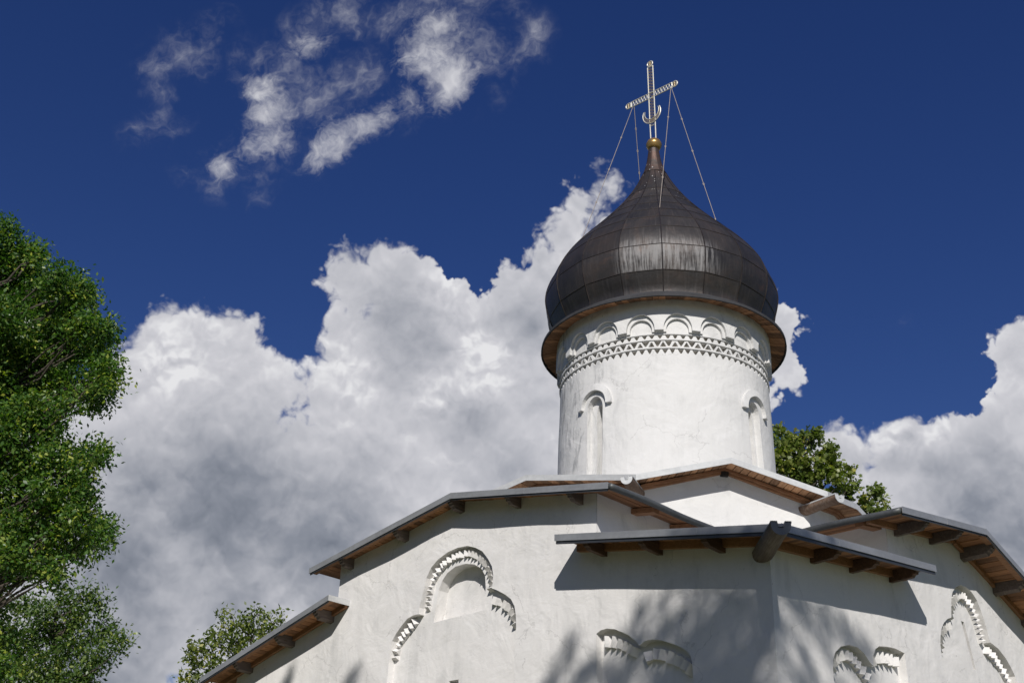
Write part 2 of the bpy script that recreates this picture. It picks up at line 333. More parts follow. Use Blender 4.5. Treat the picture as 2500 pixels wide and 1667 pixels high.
# ------------------------------------------------------------------ mesh helpers
class MB:
    def __init__(s): s.v = []; s.f = []; s.mi = []; s.t = []; s.uv = None
    def face(s, pts, mi=0, tint=.5):
        i = len(s.v); s.v.extend([tuple(p) for p in pts]); s.f.append(tuple(range(i, i+len(pts)))); s.mi.append(mi); s.t.append(tint)
    def mesh(s, verts, faces, mi=0, tint=.5):
        i = len(s.v); s.v.extend([tuple(p) for p in verts])
        for f in faces: s.f.append(tuple(i+k for k in f)); s.mi.append(mi); s.t.append(tint)
    def hexa(s, a, b, mi=0, tint=.5):
        """box between quad a (4 pts) and quad b (4 pts)"""
        s.mesh(list(a)+list(b), [(3, 2, 1, 0), (4, 5, 6, 7), (0, 1, 5, 4), (1, 2, 6, 5), (2, 3, 7, 6), (3, 0, 4, 7)], mi, tint)
    def prism(s, poly0, poly1, mi=0, tint=.5):
        n = len(poly0); s.mesh(list(poly0)+list(poly1), [tuple(range(n))[::-1], tuple(range(n, 2*n))]+[(i, (i+1) % n, n+(i+1) % n, n+i) for i in range(n)], mi, tint)
    def tube(s, pts, rads, n=8, mi=0, tint=.5, cap=True):
        pts = [Vector(p) for p in pts]; rings = []
        if isinstance(rads, (int, float)): rads = [rads]*len(pts)
        for i, p in enumerate(pts):
            t = (pts[min(i+1, len(pts)-1)]-pts[max(i-1, 0)]).normalized()
            a = t.orthogonal() if i == 0 else (prev - t*prev.dot(t))
            if a.length < 1e-6: a = t.orthogonal()
            a.normalize(); prev = a; b_ = t.cross(a)
            rings.append([p+(a*math.cos(2*math.pi*k/n)+b_*math.sin(2*math.pi*k/n))*rads[i] for k in range(n)])
        vs = [q for r in rings for q in r]; fs = []
        for i in range(len(pts)-1):
            for k in range(n): fs.append((i*n+k, i*n+(k+1) % n, (i+1)*n+(k+1) % n, (i+1)*n+k))
        if cap: fs.append(tuple(range(n))[::-1]); fs.append(tuple(range((len(pts)-1)*n, len(pts)*n)))
        s.mesh(vs, fs, mi, tint)
    def build(s, name, mats, parent=None, smooth=False, label=None):
        me = bpy.data.meshes.new(name); me.from_pydata(s.v, [], s.f)
        for mm in (mats if isinstance(mats, (list, tuple)) else [mats]): me.materials.append(mm)
        me.polygons.foreach_set('material_index', s.mi)
        at = me.attributes.new('tint', 'FLOAT', 'FACE'); at.data.foreach_set('value', s.t)
        if smooth: me.polygons.foreach_set('use_smooth', [True]*len(me.polygons))
        me.update()
        o = bpy.data.objects.new(name, me); COL.objects.link(o)
        if parent:
            o.parent = parent; o.matrix_parent_inverse = parent.matrix_world.inverted()
            if parent.type == 'EMPTY': o.matrix_parent_inverse = Matrix.Translation(-parent.location)
        if label: o['label'] = label
        return o
def thing(name, label, cat, loc, group=None):
    o = bpy.data.objects.new(name, None); COL.objects.link(o); o.location = loc
    o.empty_display_size = .5; o['label'] = label; o['category'] = cat
    if group: o['group'] = group
    return o

class Frame:
    def __init__(s, P, a, n): s.P = Vector(P); s.a = Vector(a).normalized(); s.n = Vector(n).normalized()
    def __call__(s, u, z, o=0): return s.P + s.a*u + s.n*o + Vector((0, 0, z))
DL = Vector((-.70528545-.0, .70892343, 0)); 
# facade directions
_psi = 0.78282571
DL = Vector((-math.sin(_psi), math.cos(_psi), 0)); DR = Vector((math.cos(_psi), math.sin(_psi), 0))
C0 = Vector((3.70982, 16.02838, 0))
LF = Frame(C0, DL, -DR); RF = Frame(C0, DR, -DL)
CTR = Vector((3.6018, 25.2816, 0))

def in_poly(p, poly):
    x, y = p; c = False; n = len(poly); j = n-1
    for i in range(n):
        xi, yi = poly[i]; xj, yj = poly[j]
        if (yi > y) != (yj > y) and x < (xj-xi)*(y-yi)/(yj-yi)+xi: c = not c
        j = i
    return c
def densify(poly, step=.12, closed=True):
    out = []; n = len(poly)
    for i in range(n if closed else n-1):
        a = poly[i]; b = poly[(i+1) % n]; L = math.hypot(b[0]-a[0], b[1]-a[1]); k = max(1, int(L/step))
        for j in range(k): out.append((a[0]+(b[0]-a[0])*j/k, a[1]+(b[1]-a[1])*j/k))
    if not closed: out.append(poly[-1])
    return out
def smooth_path(pts, n=3):
    """Chaikin corner cutting of an open polyline"""
    for _ in range(n):
        q = [pts[0]]
        for a, b in zip(pts[:-1], pts[1:]):
            q.append((a[0]*.75+b[0]*.25, a[1]*.75+b[1]*.25)); q.append((a[0]*.25+b[0]*.75, a[1]*.25+b[1]*.75))
        q.append(pts[-1]); pts = q
    return pts
def relief(mb, mapf, outline, regions, step=.22, wob=None, pitmat=None):
    """outline polygon at depth 0; regions [(poly, depth, parent_depth, mi)] cut into it, later ones are nested deeper."""
    polys = [densify(outline, step)]+[densify(r[0], min(step, r[4] if len(r) > 4 else .12)) for r in regions]
    V = []; E = []
    for p in polys:
        i = len(V); V += p; E += [(i+k, i+(k+1) % len(p)) for k in range(len(p))]
    xs = [p[0] for p in polys[0]]; zs = [p[1] for p in polys[0]]
    x = min(xs)+step/2
    rnd = random.Random(3)
    while x < max(xs):
        zz = min(zs)+step/2
        while zz < max(zs):
            V.append((x+rnd.uniform(-.2, .2)*step, zz+rnd.uniform(-.2, .2)*step)); zz += step
        x += step
    ov, oe, of, _, _, _ = delaunay_2d_cdt([Vector(v) for v in V], E, [], 0, 1e-5)
    boxes = [(min(p[0] for p in q), max(p[0] for p in q), min(p[1] for p in q), max(p[1] for p in q)) for q in polys]
    key = {}; verts = []; faces = []; mis = []
    for f in of:
        cx = sum(ov[i][0] for i in f)/len(f); cz = sum(ov[i][1] for i in f)/len(f)
        if not in_poly((cx, cz), polys[0]): continue
        reg = -1
        for k in range(len(regions)-1, -1, -1):
            b = boxes[k+1]
            if b[0] <= cx <= b[1] and b[2] <= cz <= b[3] and in_poly((cx, cz), polys[k+1]): reg = k; break
        dep = regions[reg][1] if reg >= 0 else 0; mi = regions[reg][3] if reg >= 0 else 0
        idx = []
        for i in f:
            kk = (i, round(dep, 4))
            if kk not in key: key[kk] = len(verts); verts.append(mapf(ov[i][0], ov[i][1], -dep))
            idx.append(key[kk])
        faces.append(tuple(idx)); mis.append(mi)
    base = len(mb.v); mb.v += [tuple(v) for v in verts]
    for f, mi in zip(faces, mis): mb.f.append(tuple(base+i for i in f)); mb.mi.append(mi); mb.t.append(.5)
    for k, r in enumerate(regions):
        p = polys[k+1]; n = len(p)
        vs = [mapf(a, b, -r[2]) for a, b in p]+[mapf(a, b, -r[1]) for a, b in p]
        mb.mesh(vs, [(i, (i+1) % n, n+(i+1) % n, n+i) for i in range(n)], r[5] if len(r) > 5 else 0)
def wobble(x, z, s=.7, a=.014): return a*mn.noise(Vector((x*s, z*s, 3.3)))*2 + a*.4*mn.noise(Vector((x*3.1, z*3.1, 9)))
def teeth(mb, frame, path, n, h, dbase, t, jitter=.16, seed=1):
    """row of triangular teeth (bricks set cornerwise) along an open path in the wall plane"""
    rnd = random.Random(seed)
    P = densify(smooth_path(path, 2), .01, False); cum = [0]
    for a, b in zip(P[:-1], P[1:]): cum.append(cum[-1]+math.hypot(b[0]-a[0], b[1]-a[1]))
    T = cum[-1]
    def at(s):
        s = min(max(s, 0), T); j = min(int(np.searchsorted(cum, s)), len(P)-1); j = max(j, 1)
        a, b = P[j-1], P[j]; k = (s-cum[j-1])/max(1e-9, cum[j]-cum[j-1])
        tx, tz = b[0]-a[0], b[1]-a[1]; L = math.hypot(tx, tz) or 1
        return (a[0]+(b[0]-a[0])*k, a[1]+(b[1]-a[1])*k), (tx/L, tz/L)
    sp = T/n
    for i in range(n):
        s = (i+.5)*sp+rnd.uniform(-1, 1)*jitter*sp; w = sp*.56*(1+rnd.uniform(-.1, .15)); tt = t*(1+rnd.uniform(-.2, .1)); hh = h*(1+rnd.uniform(-.15, .15))
        (x, z), (tx, tz) = at(s); nx, nz = -tz, tx
        sk = rnd.uniform(-.2, .2)*w
        def q(ds, r, d): return frame(x+tx*ds+nx*r, z+tz*ds+nz*r, -d+wobble(x, z))
        a0, a1, a2 = q(-w, -hh/2, dbase+.01), q(sk, -hh/2, dbase-tt), q(w, -hh/2, dbase+.01)
        b0, b1, b2 = q(-w, hh/2, dbase+.01), q(sk, hh/2, dbase-tt), q(w, hh/2, dbase+.01)
        mb.mesh([a0, a1, a2, b0, b1, b2], [(0, 1, 2), (3, 5, 4), (0, 3, 4, 1), (1, 4, 5, 2), (2, 5, 3, 0)])

# ------------------------------------------------------------------ the church
church = thing('white_church', 'white plastered stone church with wooden eaves, round drum and dark onion dome', 'church', (CTR.x, CTR.y, 0))
WL = 12.95; WR = 13.3

def FL_arm(u): return 8.91-.180*(6.28-u) if u < 6.28 else 8.91-.163*(u-6.28)
def FR_arm(u): return 8.47-.143*(5.95-u) if u < 5.95 else 8.47-.325*(u-5.95)
def F_cbL(u): return 6.955+.165*u
def F_cbR(u): return 6.93+.110*u
def F_low(u): return 7.55-.258*(u-9.42)
def F_lowR(u): return 6.9-.2*(u-10.2)

L_BIG = [(8.08,5.3),(8.09,6.32),(8.05,6.69),(7.97,6.8),(7.85,6.91),(7.68,7.04),(7.53,7.08),(7.36,7.08),(7.36,7.2),(7.3,7.38),(7.24,7.56),(7.21,7.71),(7.1,7.88),(6.93,8.0),(6.68,8.09),(6.43,8.13),(6.19,8.12),(5.99,8.05),(5.81,7.95),(5.66,7.79),(5.55,7.63),(5.51,7.47),(5.51,7.33),(5.52,7.24),(5.38,7.18),(5.2,7.08),(5.06,6.98),(4.97,6.85),(4.93,6.7),(4.91,6.5),(4.92,5.99),(4.92,5.3)]
L_NICHE = [(7.09,6.91),(7.05,7.17),(7.0,7.48),(6.92,7.64),(6.79,7.76),(6.59,7.84),(6.34,7.85),(6.12,7.80),(5.94,7.69),(5.84,7.55),(5.81,7.34),(5.81,6.94)]
L_SMALL = [(3.17,3.6),(3.17,5.38),(3.17,6.13),(3.08,6.17),(2.96,6.18),(2.81,6.15),(2.68,6.09),(2.54,6.02),(2.43,5.93),(2.34,5.84),(2.24,5.89),(2.15,5.9),(1.99,5.88),(1.85,5.83),(1.7,5.77),(1.56,5.7),(1.48,5.64),(1.42,5.57),(1.4,5.5),(1.39,5.39),(1.39,5.18),(1.39,3.6)]
R_SMALL = [(1.47,3.6),(1.47,5.27),(1.47,5.47),(1.5,5.61),(1.58,5.73),(1.75,5.84),(1.99,5.91),(2.23,5.92),(2.41,5.87),(2.55,5.77),(2.65,5.72),(2.68,5.88),(2.76,5.99),(2.89,6.06),(3.15,6.1),(3.4,6.12),(3.68,6.1),(3.70,5.65),(3.70,3.6)]
R_BIG = [(5.02,4.9),(5.02,5.86),(5.02,6.16),(5.0,6.37),(5.01,6.5),(5.06,6.65),(5.14,6.78),(5.26,6.9),(5.42,7.0),(5.57,7.05),(5.61,7.23),(5.67,7.4),(5.76,7.54),(5.92,7.66),(6.09,7.73),(6.29,7.74),(6.49,7.69),(6.65,7.58),(6.77,7.39),(6.88,7.16),(6.98,6.9),(7.29,6.85),(7.57,6.73),(7.74,6.59),(7.86,6.46),(7.9,6.3),(7.9,4.9)]
R_SLIT = [(6.20,7.14),(6.30,7.14),(6.56,6.36),(6.47,6.36)]
L_SLIT = [(6.62,5.84),(6.38,5.84),(6.40,5.1),(6.56,5.1)]

# left facade
mb = MB()
outl = [(0, 0), (0, F_cbL(0)+.06), (3.164, F_cbL(3.164)+.06), (3.164, FL_arm(3.164)+.06), (6.28, FL_arm(6.28)+.06), (9.79, FL_arm(9.79)+.06), (9.79, F_low(9.79)+.06), (WL, F_low(WL)+.06), (WL, 0)]
f = lambda u, z, o: LF(u, z, o+wobble(u, z)*min(1, u/.4))
relief(mb, f, outl, [(L_BIG, .13, 0, 0), (L_SMALL, .14, 0, 0), (L_NICHE, .36, .13, 0), (L_SLIT, .35, .13, 0)])
P_ = [(7.23,7.12),(7.2,7.38),(7.15,7.6),(7.05,7.76),(6.91,7.88),(6.73,7.97),(6.5,8.02),(6.25,8.02),(6.08,7.96),(5.9,7.84),(5.77,7.71),(5.68,7.55),(5.63,7.4),(5.62,7.22)]
teeth(mb, LF, P_, 26, .10, .13, .10, seed=2)
teeth(mb, LF, [(5.60,7.07),(5.42,7.01),(5.26,6.93),(5.14,6.83),(5.07,6.74),(5.01,6.62),(4.98,6.52)], 7, .13, .13, .10, seed=3)
teeth(mb, LF, [(8.02,6.36),(8.02,6.44),(8.0,6.54),(7.94,6.66),(7.84,6.77),(7.71,6.86),(7.6,6.95),(7.52,7.01)], 8, .12, .13, .10, seed=4)
teeth(mb, LF, [(3.10,6.0),(2.98,6.0),(2.84,5.97),(2.7,5.9),(2.56,5.82),(2.44,5.75)], 6, .15, .14, .11, seed=5)
teeth(mb, LF, [(2.33,5.64),(2.22,5.70),(2.08,5.70),(1.94,5.66),(1.78,5.59),(1.65,5.52),(1.53,5.44),(1.44,5.36)], 7, .16, .14, .11, seed=6)
mb.build('wall', MP, church, label='left facade wall with trefoil arched recesses')
# right facade
mb = MB()
outr = [(0, 0), (0, F_cbR(0)+.06), (3.53, F_cbR(3.53)+.06), (3.53, FR_arm(3.53)+.06), (5.95, FR_arm(5.95)+.06), (10.1, FR_arm(10.1)+.06), (10.1, F_lowR(10.1)+.06), (WR, F_lowR(WR)+.06), (WR, 0)]
f = lambda u, z, o: RF(u, z, o+wobble(u, z)*min(1, u/.4))
relief(mb, f, outr, [(R_SMALL, .14, 0, 0), (R_BIG, .13, 0, 0), (R_SLIT, .30, .13, 0, .05)])
teeth(mb, RF, [(1.56,5.45),(1.62,5.57),(1.75,5.69),(1.94,5.77),(2.13,5.77),(2.29,5.72),(2.44,5.64),(2.56,5.57),(2.62,5.5)], 10, .14, .14, .11, seed=7)
teeth(mb, RF, [(2.78,5.82),(2.9,5.89),(3.05,5.93),(3.25,5.95),(3.6,5.95)], 6, .15, .14, .11, seed=8)
teeth(mb, RF, [(5.69,7.07),(5.74,7.22),(5.82,7.36),(5.95,7.48),(6.08,7.55),(6.24,7.59),(6.38,7.56),(6.5,7.49),(6.60,7.38),(6.68,7.26),(6.74,7.13),(6.79,7.0),(6.84,6.86)], 20, .12, .13, .105, seed=9)
teeth(mb, RF, [(6.92,6.77),(7.08,6.75),(7.27,6.68),(7.45,6.60),(7.57,6.50),(7.68,6.40),(7.74,6.3)], 9, .13, .13, .105, seed=10)
teeth(mb, RF, [(5.62,6.93),(5.5,6.90),(5.37,6.83),(5.27,6.73),(5.19,6.62),(5.13,6.5),(5.10,6.36)], 9, .12, .13, .105, seed=11)
mb.build('wall', MP, church, label='right facade wall with arched recesses')
# inner sides of the raised arms, rear walls
def quadwall(mb, frame_pts, nu=8, nz=6):
    a, b, c, d = [Vector(p) for p in frame_pts]
    vs = []
    for j in range(nz+1):
        for i in range(nu+1):
            p = (a.lerp(b, i/nu)).lerp(d.lerp(c, i/nu), j/nz); vs.append(p)
    mb.mesh(vs, [(j*(nu+1)+i, j*(nu+1)+i+1, (j+1)*(nu+1)+i+1, (j+1)*(nu+1)+i) for j in range(nz) for i in range(nu)])
def P2(u, v, z): return C0 + DL*u + DR*v + Vector((0, 0, z))
mb = MB(); zt = FL_arm(3.164)+.06
quadwall(mb, [P2(3.164, 0, 6.6), P2(3.164, 6.0, 6.6), P2(3.164, 6.0, zt), P2(3.164, 0, zt)]); mb.build('side_wall', MP, church)
mb = MB(); zt = FR_arm(3.53)+.06
quadwall(mb, [P2(0, 3.53, 6.6), P2(6.0, 3.53, 6.6), P2(6.0, 3.53, zt), P2(0, 3.53, zt)]); mb.build('side_wall', MP, church)
mb = MB()
quadwall(mb, [P2(WL, 0, 0), P2(WL, WR, 0), P2(WL, WR, 6.5), P2(WL, 0, F_low(WL))]); quadwall(mb, [P2(0, WR, 0), P2(WL, WR, 0), P2(WL, WR, 6.5), P2(0, WR, F_lowR(WR))])
quadwall(mb, [P2(9.79, 0, 6), P2(9.79, WR-3, 6), P2(9.79, WR-3, FL_arm(9.79)+.05), P2(9.79, 0, FL_arm(9.79)+.05)])
quadwall(mb, [P2(0, 10.1, 6), P2(WL-3, 10.1, 6), P2(WL-3, 10.1, FR_arm(10.1)+.05), P2(0, 10.1, FR_arm(10.1)+.05)])
mb.build('rear_wall', MP, church)

# ---- eaves
def eave(frame, prof, o0, o1, wood, fas, sides=(), drip=.038, bw=.14, label=None, edge=True):
    """roof slab over a wall: prof = [(u, z of fascia bottom)], from o0 (inside) out to o1."""
    root = MB(); n = len(prof)
    for (u0, z0), (u1, z1) in zip(prof[:-1], prof[1:]):      # standing metal sheet
        root.prism([frame(u0, z0+.088, o0), frame(u1, z1+.088, o0), frame(u1, z1+.104, o0), frame(u0, z0+.104, o0)],
                   [frame(u0, z0+.088, o1), frame(u1, z1+.088, o1), frame(u1, z1+.104, o1), frame(u0, z0+.104, o1)])
    ro = root.build('roof', MFAS, church, label=label)
    fa = MB()
    for (u0, z0), (u1, z1) in zip(prof[:-1], prof[1:]):
        L = u1-u0; k = max(1, int(round(L/1.5)))
        for j in range(k):                                     # flashing in lapped lengths
            a, b = j/k, (j+1)/k; ua, ub = u0+L*a, u0+L*b+(.012 if j < k-1 else 0); za, zb = z0+(z1-z0)*a, z0+(z1-z0)*((ub-u0)/L)
            q = .003*(j % 2); w0, w1 = .003*math.sin(j*2.1), .003*math.sin(j*2.1+2)
            fa.prism([frame(ua, za+w0, o1+q), frame(ub, zb+w1, o1+q), frame(ub, zb+.108, o1+q), frame(ua, za+.108, o1+q)],
                     [frame(ua, za+w0, o1+.012+q), frame(ub, zb+w1, o1+.012+q), frame(ub, zb+.108, o1+.012+q), frame(ua, za+.108, o1+.012+q)])
    fa.build('fascia', fas, ro)
    if drip:
        d = MB()
        for (u0, z0), (u1, z1) in zip(prof[:-1], prof[1:]):
            d.prism([frame(u0+.02, z0-drip+.01, o1-.025), frame(u1-.02, z1-drip+.01, o1-.025), frame(u1-.02, z1+.08, o1-.025), frame(u0+.02, z0+.08, o1-.025)],
                    [frame(u0+.02, z0-drip+.01, o1-.004), frame(u1-.02, z1-drip+.01, o1-.004), frame(u1-.02, z1+.08, o1-.004), frame(u0+.02, z0+.08, o1-.004)])
        d.build('drip_edge', MDRIP, ro)
    bo = MB(); rnd = random.Random(int(prof[0][0]*100)+5)
    for (u0, z0), (u1, z1) in zip(prof[:-1], prof[1:]):
        L = u1-u0; k = max(1, int(round(L/bw))); s = (z1-z0)/L
        for j in range(k):
            ua, ub = u0+L*j/k+.007, u0+L*(j+1)/k-.007; za, zb = z0+s*(ua-u0), z0+s*(ub-u0); dz = rnd.uniform(-.004, .004)
            bo.prism([frame(ua, za+.058+dz, o0), frame(ub, zb+.058+dz, o0), frame(ub, zb+.082, o0), frame(ua, za+.082, o0)],
                     [frame(ua, za+.058+dz, o1-.03), frame(ub, zb+.058+dz, o1-.03), frame(ub, zb+.082, o1-.03), frame(ua, za+.082, o1-.03)], 0, rnd.random())
    bo.build('soffit', wood, ro)
    if edge:
        e = MB()
        for (u0, z0), (u1, z1) in zip(prof[:-1], prof[1:]):
            e.prism([frame(u0+.03, z0+.01, o1-.16), frame(u1-.03, z1+.01, o1-.16), frame(u1-.03, z1+.055, o1-.16), frame(u0+.03, z0+.055, o1-.16)],
                    [frame(u0+.03, z0+.01, o1-.05), frame(u1-.03, z1+.01, o1-.05), frame(u1-.03, z1+.055, o1-.05), frame(u0+.03, z0+.055, o1-.05)])
            if o1 > .45:
                e.prism([frame(u0+.03, z0-.035, .005), frame(u1-.03, z1-.035, .005), frame(u1-.03, z1+.055, .005), frame(u0+.03, z0+.055, .005)],
                        [frame(u0+.03, z0-.035, .075), frame(u1-.03, z1-.035, .075), frame(u1-.03, z1+.055, .075), frame(u0+.03, z0+.055, .075)])
        e.build('edge_board', MTRIM, ro)
    return ro
def beam(frame, u, F, o_end=.46, w=.10, h=.17, mat=None, carved=True, skew=0, label=None):
    z = F(u)
    s = (F(u+.05)-F(u-.05))/.1
    top = lambda du: z+.05+s*du
    mbm = MB()
    if carved:      # profiled nose: three steps under the end
        prof = [(-.15, .0), (o_end, .0), (o_end+.012, -h*.30), (o_end-.015, -h*.30), (o_end-.02, -h*.52), (o_end-.05, -h*.54), (o_end-.06, -h*.74), (o_end-.10, -h*.78), (o_end-.13, -h), (-.15, -h*1.12)]
    else:
        prof = [(-.15, 0), (o_end, 0), (o_end, -h*.62), (o_end-.07, -h*.95), (-.15, -h*1.05)]
    a = [frame(u-w/2, top(-w/2)+dz, o) for o, dz in prof]; b = [frame(u+w/2, top(w/2)+dz, o) for o, dz in prof]
    mbm.prism(a, b)
    return mbm.build('beam_end', mat or MBEAM, church)

profL = [(2.61, FL_arm(2.61)), (6.28, FL_arm(6.28)), (10.31, FL_arm(10.31))]
eave(LF, profL, -9.0, .38, MWL, MFAS, label='shallow gabled roof over the left facade')
for u in (3.50, 4.92, 6.36, 7.85, 9.42): beam(LF, u, FL_arm, .345)
profR = [(2.85, FR_arm(2.85)), (5.95, FR_arm(5.95)), (10.6, FR_arm(10.6))]
eave(RF, profR, -9.0, .65, MWR, MFAS, label='shallow gabled roof over the right facade')
for u in (3.85, 5.12, 6.30, 7.45, 8.55): beam(RF, u, FR_arm, .60, w=.11)
# roll trims on the side eaves, with rafter ends
def side_eave(P_of, z, zslope_w, v0, v1, sgn, beams, mat):
    pass
mb = MB(); zz = FL_arm(2.61)+.05
pts = [P2(2.59, v, zz+.01*math.sin(v*3)) for v in np.linspace(-.37, 3.4, 30)]
mb.tube(pts, .055, 8); mb.build('eave_trim', MROLL, church, True)
mb = MB(); zr = FR_arm(2.85)+.05
pts = [P2(u, 2.83, zr+.01*math.sin(u*3)) for u in np.linspace(-.64, 2.9, 30)]
mb.tube(pts, .055, 8); mb.build('eave_trim', MROLL, church, True)
for v in (.95, 2.0):
    mb = MB(); z1 = FL_arm(2.7)+.05; z2 = FL_arm(3.2)+.05
    mb.prism([P2(2.70, v-.08, z1), P2(3.3, v-.08, z2), P2(3.3, v-.08, z2-.09), P2(2.70, v-.08, z1-.09)], [P2(2.70, v+.08, z1), P2(3.3, v+.08, z2), P2(3.3, v+.08, z2-.09), P2(2.70, v+.08, z1-.09)]); mb.build('beam_end', MTRIM, church)
for u in (.15, 1.35):
    mb = MB(); z1 = FR_arm(2.95)+.05; z2 = FR_arm(3.6)+.05
    mb.prism([P2(u-.08, 2.95, z1), P2(u-.08, 3.6, z2), P2(u-.08, 3.6, z2-.09), P2(u-.08, 2.95, z1-.09)], [P2(u+.08, 2.95, z1), P2(u+.08, 3.6, z2), P2(u+.08, 3.6, z2-.09), P2(u+.08, 2.95, z1-.09)]); mb.build('beam_end', MTRIM, church)
# corner roof: two slopes meeting in the diagonal valley
root = MB()
for (F, fr, e) in ((F_cbL, LF, 3.57), (F_cbR, RF, 3.98)):
    for dz in (.088, .104):
        pts = [fr(-.55, F(-.55)+dz, .55), fr(e, F(e)+dz, .55), fr(e, F(e)+dz, -e), fr(0, F(0)+dz, 0)]
        root.face(pts if dz > .1 else pts[::-1])
ro = root.build('roof', MFAS, church, label='low corner roof draining to the log gutter')
for (F, fr, e, wood, nm) in ((F_cbL, LF, 3.57, MWL, 0), (F_cbR, RF, 3.98, MWR, 1)):
    fa = MB(); d = MB(); bo = MB(); eb = MB(); rnd = random.Random(9+nm)
    k = 3
    for j in range(k):
        ua, ub = -.55+(e+.55)*j/k, -.55+(e+.55)*(j+1)/k+(.012 if j < k-1 else 0); q = .003*(j % 2)
        fa.prism([fr(ua, F(ua), .55+q), fr(ub, F(ub), .55+q), fr(ub, F(ub)+.108, .55+q), fr(ua, F(ua)+.108, .55+q)],
                 [fr(ua, F(ua), .562+q), fr(ub, F(ub), .562+q), fr(ub, F(ub)+.108, .562+q), fr(ua, F(ua)+.108, .562+q)])
    fa.build('fascia', MFAS, ro)
    d.prism([fr(-.46, F(-.46)-.05, .525), fr(e-.02, F(e)-.05, .525), fr(e-.02, F(e)+.08, .525), fr(-.46, F(-.46)+.08, .525)],
            [fr(-.46, F(-.46)-.05, .546), fr(e-.02, F(e)-.05, .546), fr(e-.02, F(e)+.08, .546), fr(-.46, F(-.46)+.08, .546)]); d.build('drip_edge', MDRIP, ro)
    u = -.5
    while u < e-.1:
        ua, ub = u+.004, u+.126; oi = -.05 if u > 0 else max(-.02, -u-.02)
        t = .058+rnd.uniform(-.004, .004)
        bo.prism([fr(ua, F(ua)+t, oi), fr(ub, F(ub)+t, oi), fr(ub, F(ub)+.082, oi), fr(ua, F(ua)+.082, oi)],
                 [fr(ua, F(ua)+t, .52), fr(ub, F(ub)+t, .52), fr(ub, F(ub)+.082, .52), fr(ua, F(ua)+.082, .52)], 0, rnd.random()*.8)
        u += .13
    bo.build('soffit', wood, ro)
    for o_a, o_b, za in ((.39, .50, .01), (.005, .075, -.06)):
        eb.prism([fr(-.0, F(0)+za, o_a), fr(e-.04, F(e)+za, o_a), fr(e-.04, F(e)+.055, o_a), fr(0, F(0)+.055, o_a)],
                 [fr(-.0, F(0)+za, o_b), fr(e-.04, F(e)+za, o_b), fr(e-.04, F(e)+.055, o_b), fr(0, F(0)+.055, o_b)])
    eb.build('edge_board', MTRIM, ro)
for u in (.78, 1.92, 3.0): beam(LF, u, F_cbL, .51, mat=MBEAMD, w=.11, h=.17)
for u in (1.12, 2.25, 3.50): beam(RF, u, F_cbR, .51, mat=MBEAMD, w=.11, h=.17)
# outer corner roofs
profW = [(9.42, F_low(9.42)), (WL+.6, F_low(WL+.6))]
lr = eave(LF, profW, -3.4, .5, MWL, MFAS, label='lower roof stepping down at the left corner')
mb = MB(); u = 9.42
mb.prism([LF(u-.012, F_low(u)+.0, -.3), LF(u, F_low(u)+.0, -.3), LF(u, F_low(u)+.108, -.3), LF(u-.012, F_low(u)+.108, -.3)],
         [LF(u-.012, F_low(u)+.0, .512), LF(u, F_low(u)+.0, .512), LF(u, F_low(u)+.108, .512), LF(u-.012, F_low(u)+.108, .512)]); mb.build('fascia', MFASL, lr)
for u in (9.90, 11.10, 12.45): beam(LF, u, F_low)
eave(RF, [(9.7, F_lowR(9.7)), (WR+.6, F_lowR(WR+.6))], -3.4, .5, MWR, MFAS, label='lower roof at the right corner')

# ---- pedestal: eight gabled faces under the drum
PB = -math.pi/2+R(8)-.0026; PA = 4.0
def pv(k, A): a = PB+R(22.5)+R(45)*k; return CTR+Vector((math.cos(a), math.sin(a), 0))*A/math.cos(R(22.5))
ZC = 9.56
def zmid(k): return {-1: 10.05, -2: 10.02, 0: 9.75}.get(k, 10.0)
PV = {k: pv(k, PA) for k in range(-2, 7)}
_d = (PV[0]-PV[-1]).normalized()
PV[-2] = PV[-1] + Matrix.Rotation(-R(45), 3, 'Z') @ (-_d) * 4.6
PV[1] = PV[0] + Matrix.Rotation(R(45), 3, 'Z') @ _d * 2.55
PV[6] = PV[-2]
mb = MB(); frs = []
for k in range(-2, 6):
    ZM = zmid(k); a_, b_ = PV[k], PV[k+1]; d = (b_-a_).normalized(); n_ = Vector((d.y, -d.x, 0)); W = (b_-a_).length
    fr = Frame(a_, d, n_); frs.append((fr, W, k))
    quadw = 10
    for i in range(quadw):
        u0, u1 = W*i/quadw, W*(i+1)/quadw
        zt = lambda u: ZC+.06+(ZM-ZC)*(1-abs(u-W/2)/(W/2))
        for j in range(4):
            z0a, z1a = [7.6+(zt(u0)-7.6)*t/4 for t in (j, j+1)]; z0b, z1b = [7.6+(zt(u1)-7.6)*t/4 for t in (j, j+1)]
            mb.face([fr(u0, z0a, wobble(u0+k*3, z0a)*math.sin(math.pi*u0/W)), fr(u1, z0b, wobble(u1+k*3, z0b)*math.sin(math.pi*u1/W)), fr(u1, z1b, wobble(u1+k*3, z1b)*math.sin(math.pi*u1/W)), fr(u0, z1a, wobble(u0+k*3, z1a)*math.sin(math.pi*u0/W))])
ped = mb.build('pedestal', MPD, church)
OV = .48
mt = MB(); so = MB(); fa = MB(); tr = MB()
rnd = random.Random(12)
